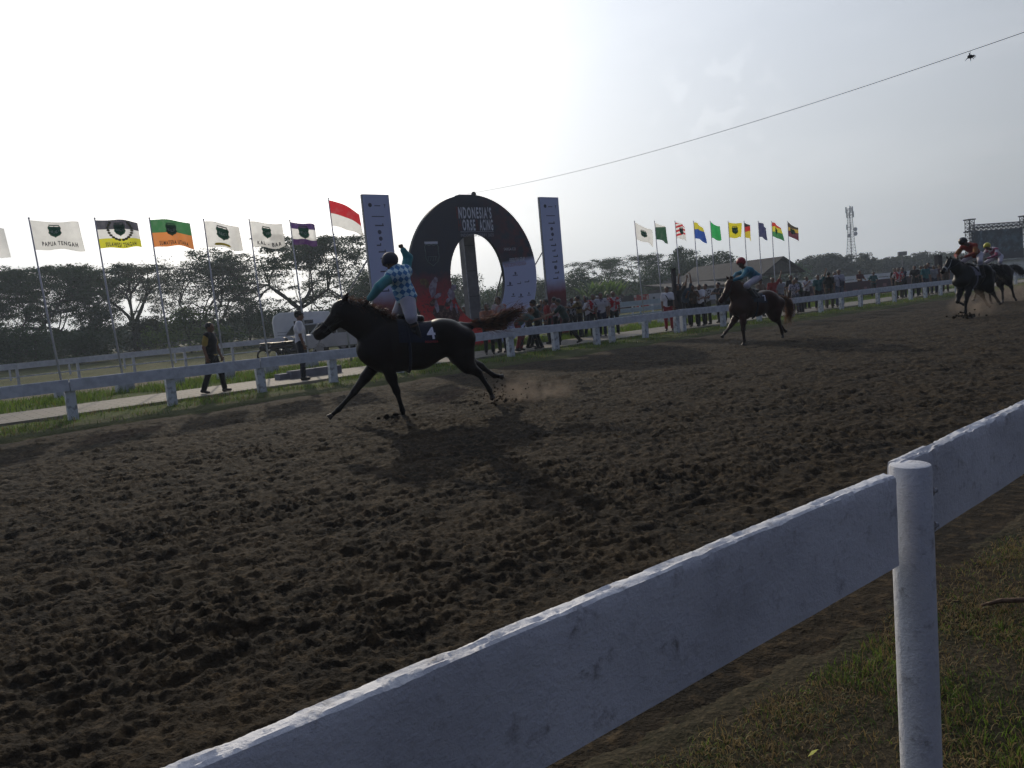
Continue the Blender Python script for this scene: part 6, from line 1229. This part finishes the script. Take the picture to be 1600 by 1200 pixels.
WH = C('white', (.95, .95, 1.0), (.8, .8, .88)); BK = C('black', (.015, .015, .018)); NV_ = C('navy', (.02, .025, .06)); TL = C('teal', (.02, .14, .15)); RD = C('red', (.38, .025, .03)); OR = C('orange', (.40, .12, .05), (.3, .16, .12), 5); DG = C('dark_green', (.015, .05, .045)); BR = C('brown', (.10, .06, .04)); MR = C('maroon', (.12, .02, .03))
RW = clothm('red_white', (.5, .03, .04), (.6, .56, .58), 6, rng_=(.48, .52)); WR = clothm('white_print', (.6, .58, .62), (.10, .06, .12), 6, rng_=(.56, .6)); PT = clothm('bw_pattern', (.5, .5, .52), (.02, .02, .03), 13, rng_=(.48, .52)); PK = clothm('pink_print', (.45, .22, .2), (.5, .45, .45), 8, rng_=(.45, .55)); YB = clothm('yellow_brown', (.30, .22, .08), (.04, .03, .03), 5, rng_=(.45, .55))
CAPK = ('cap', C('cap_black', (.012, .012, .014))); CAPR = ('cap', C('cap_red', (.3, .02, .02))); CAPW = ('cap', C('cap_white', (.5, .5, .5)))
def bag(mt, side=1):
    def f(root, J):
        s = J['s']; a = J['neck'] + [0.0, -side * .12, -.02]; b_ = J['pel'] + [.08, side * .12, .12]; ch = J['chest']; mb = MB(); mb.tube([a, ch + [.135, -side * .02, .06], lerp(ch, b_, .6) + [.13, 0, 0], b_ + [.07, 0, .05]], .018, 5); mb.tube([a, ch + [-.13, 0, .06], b_ + [-.16, 0, .05]], .018, 5); mb.box(b_ + [.10, 0, 0], (.09, .2, .22)); mb.build('shoulder_bag', mt, root)
    return f
def phone(root, J):
    mb = MB(); p = (J['wr0'] + J['wr1']) / 2 + [.08, 0, .06]; mb.box(p, (.012, .15, .08)); mb.build('phone_held', BK, root)
def put(px, py, face, label, top, low, v=None, h=1.66, lean=3, arms=A_DOWN, legs=L_ST, look=(1, 0, -.05), foot_v=None, **kw):
    q = at_v(px, py, v) if v is not None else g(px, py); J = pose(h, lean, 0, arms, legs, look); return person(label, (q[0], q[1], .065 if v is not None and v < 22 else (.06 if v is None else .03)), R(face), J, top, low, group=kw.pop('group', GC), **kw)
# face: azimuth; 0 = away from camera, 90 = right, 180 = towards camera, -90 = left
put(338, 617, 95, 'man in a black vest over a yellow shirt walking on the path, seen from behind', C('yellow', (.5, .36, .08)), TRK, v=None, h=1.72, legs=L_WK, arms=(((.15, .12, -1), (.3, 0, -1)), ((-.3, -.12, -1), (.15, 0, -1))), top2=BK, hat=None, res=.015)
put(476, 597, 72, 'man in a white short sleeved shirt and black cap standing on the path', WH, C('trouser_navy', (.012, .014, .028)), v=None, h=1.80, arms=A_DOWN, hat=CAPK, res=.015)
put(766, 556, 170, 'young man in an orange shirt at the rail behind the flying tail', OR, TRK, v=19.2, h=1.62, legs=L_BEND, arms=A_FWD, lean=8)
put(787, 552, -150, 'dark haired boy in a pale pink shirt half hidden by the flying tail', PK, TRK, v=19.2, h=1.78, arms=A_REST)
put(812, 551, 95, 'crouching person in teal leaning on the far rail', TL, C('red_white_shorts', (.3, .03, .04), (.02, .02, .03), 4, rng_=(.45, .55)), v=18.9, h=1.60, lean=55, legs=L_BEND, arms=A_FWD, look=(.8, 0, .4))
put(844, 548, -85, 'man in a dark cap and dark teal shirt reaching along the rail', DG, TRK, v=18.7, h=1.60, lean=10, arms=(((.8, .1, -.5), (1, 0, .1)), ((.7, -.15, -.7), (1, 0, -.05))), hat=CAPK, legs=L_BEND)
put(860, 540, -100, 'person in a red shirt standing beside the right banner pole', RD, TRK, v=20.3, h=1.58)
put(829, 545, 100, 'person with black hair bending behind the capped man', BR, TRK, v=19.6, h=1.6, lean=45, arms=A_FWD, legs=L_BEND)
put(873, 540, -60, 'person in a grey pink shirt with folded arms under the right banner', PK, TRK, v=20.6, h=1.62, arms=A_REST)
put(888, 541, -80, 'man in dark green lunging forwards with legs wide apart', DG, TRK, v=18.9, h=1.66, lean=22, legs=L_LUNGE, arms=(((.7, .1, -.7), (1, 0, -.1)), ((-.4, -.1, -.9), (.1, 0, -1))))
put(909, 528, -70, 'person in a brown and yellow shirt standing back from the rail', YB, TRK, v=21.6, h=1.62, arms=A_FWD)
put(922, 527, -100, 'person in a white top walking behind the red and white jerseys', WH, JEAN, v=22.0, h=1.6, legs=L_WK, arms=A_REST)
put(931, 526, 190, 'supporter in a red and white jersey, left of the trio', RW, TRK, v=21.0, h=1.62, arms=A_HIP)
put(943, 528, 185, 'supporter in a white printed jersey, middle of the trio', WR, NV_, v=20.6, h=1.68, legs=L_WK)
put(962, 524, 175, 'supporter in a deep red jersey, right of the trio', RW, BK, v=20.8, h=1.66, top2=None)
put(897, 526, 160, 'person in a patterned shirt behind the lunging man', PT, TRK, v=22.4, h=1.6)
put(1047, 526, 200, 'man in a white T shirt and red shorts with a shoulder bag', WH, C('red_shorts', (.42, .03, .04)), v=18.7, h=1.66, extra=bag(BK), skin=SKIN)
put(1062, 520, 170, 'man in black holding a tall dark pole upright beside a fence post', BK, TRK, v=19.0, h=1.72, arms=A_ONEUP)
put(1074, 518, 180, 'man with both arms raised high above the crowd', C('steel_blue', (.06, .10, .14)), TRK, v=19.4, h=1.78, arms=A_UP)
put(1068, 517, 150, 'person in a dark jacket behind the cheering man', BK, TRK, v=20.4, h=1.66, arms=A_REST)
put(1086, 515, -160, 'person holding a phone up at the rail', BR, TRK, v=19.2, h=1.64, arms=A_PHONE, extra=phone)
put(1097, 513, -140, 'man in a white shirt with dark trousers at the rail', WH, TRK, v=19.0, h=1.64, arms=A_REST)
put(1107, 511, -130, 'man in a black and white patterned shirt and olive trousers', PT, OLV, v=19.2, h=1.64, arms=A_REST)
put(1127, 508, -120, 'person in black and orange behind the chestnut horse head', C('black_orange', (.02, .02, .03), (.45, .14, .03), 4, rng_=(.6, .64)), TRK, v=19.2, h=1.66, arms=A_FWD)
put(1139, 507, 200, 'person in a dark jacket hidden behind the chestnut horse', NV_, TRK, v=19.3, h=1.62)
put(1190, 497, 160, 'man in a dark cap and tan shirt behind the chestnut horse', C('tan', (.25, .17, .12)), TRK, v=19.4, h=1.66, hat=CAPK, arms=A_REST)
put(1210, 495, 190, 'man in a bright red hooded shirt raising one hand', RD, TRK, v=19.6, h=1.68, arms=A_ONEUP)
put(1222, 494, 170, 'person in a pale grey shirt beside the rightmost flagpole', C('pale_grey', (.35, .36, .4)), JEAN, v=20.3, h=1.6)
put(1238, 494, 175, 'tall man in black standing right of the rightmost flagpole', BK, TRK, v=20.6, h=1.74)
put(1244, 494, -150, 'person in a white striped shirt crouching at the rail', C('white_stripe', (.5, .48, .58), (.1, .1, .16), 18, rng_=(.5, .54)), C('blue_grey', (.10, .12, .16)), v=18.7, h=1.56, lean=18, arms=A_REST, legs=L_BEND)
put(1253, 492, -100, 'man in a dark green shirt leaning over the rail', C('bottle_green', (.02, .05, .025)), TRK, v=18.9, h=1.62, lean=20, arms=A_FWD)
put(1262, 490, 160, 'person in a white top behind the man in dark green', WR, TRK, v=20.6, h=1.6, arms=A_PHONE)
put(1280, 487, 190, 'man in teal waving one arm high in the air', TL, C('trouser_black2', (.02, .02, .03)), v=19.2, h=1.62, arms=A_ONEUP)
put(1288, 486, 170, 'person in a grey shirt beside the waving man in teal', C('mid_grey', (.12, .13, .15)), JEAN, v=19.9, h=1.62)
put(1297, 485, 30, 'man in a black T shirt seen from behind with brown trousers', BK, KHA, v=18.9, h=1.72)
put(1306, 484, 180, 'person with dark hair just behind the man in black', NV_, JEAN, v=20.0, h=1.7)
put(1313, 483, 200, 'man in a white shirt carrying a dark bag across his chest', C('white_lilac', (.5, .5, .6)), C('pale_jean', (.14, .17, .24)), v=19.0, h=1.80, extra=bag(NV_))
put(1345, 476, 180, 'man in a dark maroon shirt standing behind the hoarding', MR, TRK, v=25.3, h=1.78, arms=A_REST)
put(1366, 472, 180, 'person in a teal shirt standing behind the hoarding with arms spread', TL, TRK, v=23.6, h=1.60, arms=A_HIP)
put(1399, 471, 175, 'dark haired person left of the red and white supporter', BK, TRK, v=19.6, h=1.66)
put(1405, 471, 190, 'supporter in a red jersey with a white badge and khaki trousers', RW, KHA, v=18.9, h=1.66, arms=A_HIP)
put(1413, 470, -110, 'man in navy turning away beside the red and white supporter', NV_, TRK, v=19.2, h=1.66, arms=A_FWD)
put(1431, 467, -140, 'man in black leaning on the far rail near the rearmost posts', BK, TRK, v=18.8, h=1.70, arms=A_REST)
put(1440, 466, 170, 'person in a dark teal jacket in the group by the rail end', DG, TRK, v=19.4, h=1.66)
put(1447, 465, 180, 'person in a bright teal shirt in the group by the rail end', C('bright_teal', (.03, .20, .22)), NV_, v=18.8, h=1.70)
put(1453, 464, -120, 'taller person with raised phone in the group by the rail end', NV_, JEAN, v=19.6, h=1.82, arms=A_PHONE, extra=phone)
put(1460, 463, 180, 'person in pale grey near the black racehorse head', C('light_grey', (.3, .3, .34)), NV_, v=18.9, h=1.62)
put(1468, 462, 170, 'person in maroon beside a dark post near the black racehorse', MR, TRK, v=19.6, h=1.64)
put(1478, 461, -150, 'person in brown hidden behind the black racehorse head', BR, KHA, v=19.0, h=1.66)
# far crowd behind the ring, on the other side of the fence
rs_ = np.random.default_rng(21)
for k, (px, lb, cl) in enumerate([(815, 'distant person in white seen under the ring', WH), (848, 'distant person in grey right of the ring', C('mid_grey', (.12, .13, .15))), (856, 'distant person in dark clothes beside the banner stay', BK), (885, 'distant person in a white cap behind the lunging man', BR), (903, 'distant person in white behind the brown and yellow shirt', WH), (917, 'distant person in blue right of the banner', NV_), (936, 'distant person in a white cap behind the trio', BK), (952, 'distant person in dark red behind the trio', MR), (729, 'person in a pale cap seen under the ring beside the mast', BR)]):
    put(px, 500, 180 + rs_.uniform(-40, 40), lb, cl, TRK, v=30.5 if k < 8 else 26.5, h=1.62 + .04 * (k % 3), hat=CAPW if k in (3, 6, 8) else None, res=.026, group='distant spectators behind the ring')
# dark upright pole in the crowd and the dark post by the black horse
for px, v, z0, z1, w_, lb in ((1057, 19.0, .9, 2.35, .13, 'tall dark rolled banner held upright in the crowd'), (1469, 19.8, 0, 2.25, .30, 'dark square post standing among the spectators by the black horse')):
    q = at_v(px, 500, v); o = thing('rolled_banner' if z0 else 'dark_post', lb, 'banner' if z0 else 'post', (q[0], q[1], 0), .3); mb = MB(); mb.box((0, 0, (z0 + z1) / 2), (w_, w_, z1 - z0)); mb.build('shaft', pm('post_dark', (.03, .025, .028), (.05, .04, .04), 6, .8, .4, 20), o); mb = MB(); mb.box((0, 0, z1 + .02), (w_ * 1.12, w_ * 1.12, .05)); mb.build('cap', BK, o)

# ------------------------------------------------------------------ haze
mb = MB(); mb.box((60, 230, 21), (900, 900, 45)); hz_o = mb.build('haze', None); hz_o.data.materials.clear()
m = bpy.data.materials.new('haze_air'); m.use_nodes = True; t = m.node_tree; t.nodes.clear(); out = N(t, 'ShaderNodeOutputMaterial'); pv_ = N(t, 'ShaderNodeVolumePrincipled'); pv_.inputs['Color'].default_value = (.72, .84, 1, 1); pv_.inputs['Density'].default_value = 0.0008; pv_.inputs['Anisotropy'].default_value = .45
t.links.new(pv_.outputs[0], out.inputs['Volume']); hz_o.data.materials.append(m); tag(hz_o, 'thin pale haze filling the air over the racecourse', 'haze', kind='stuff')
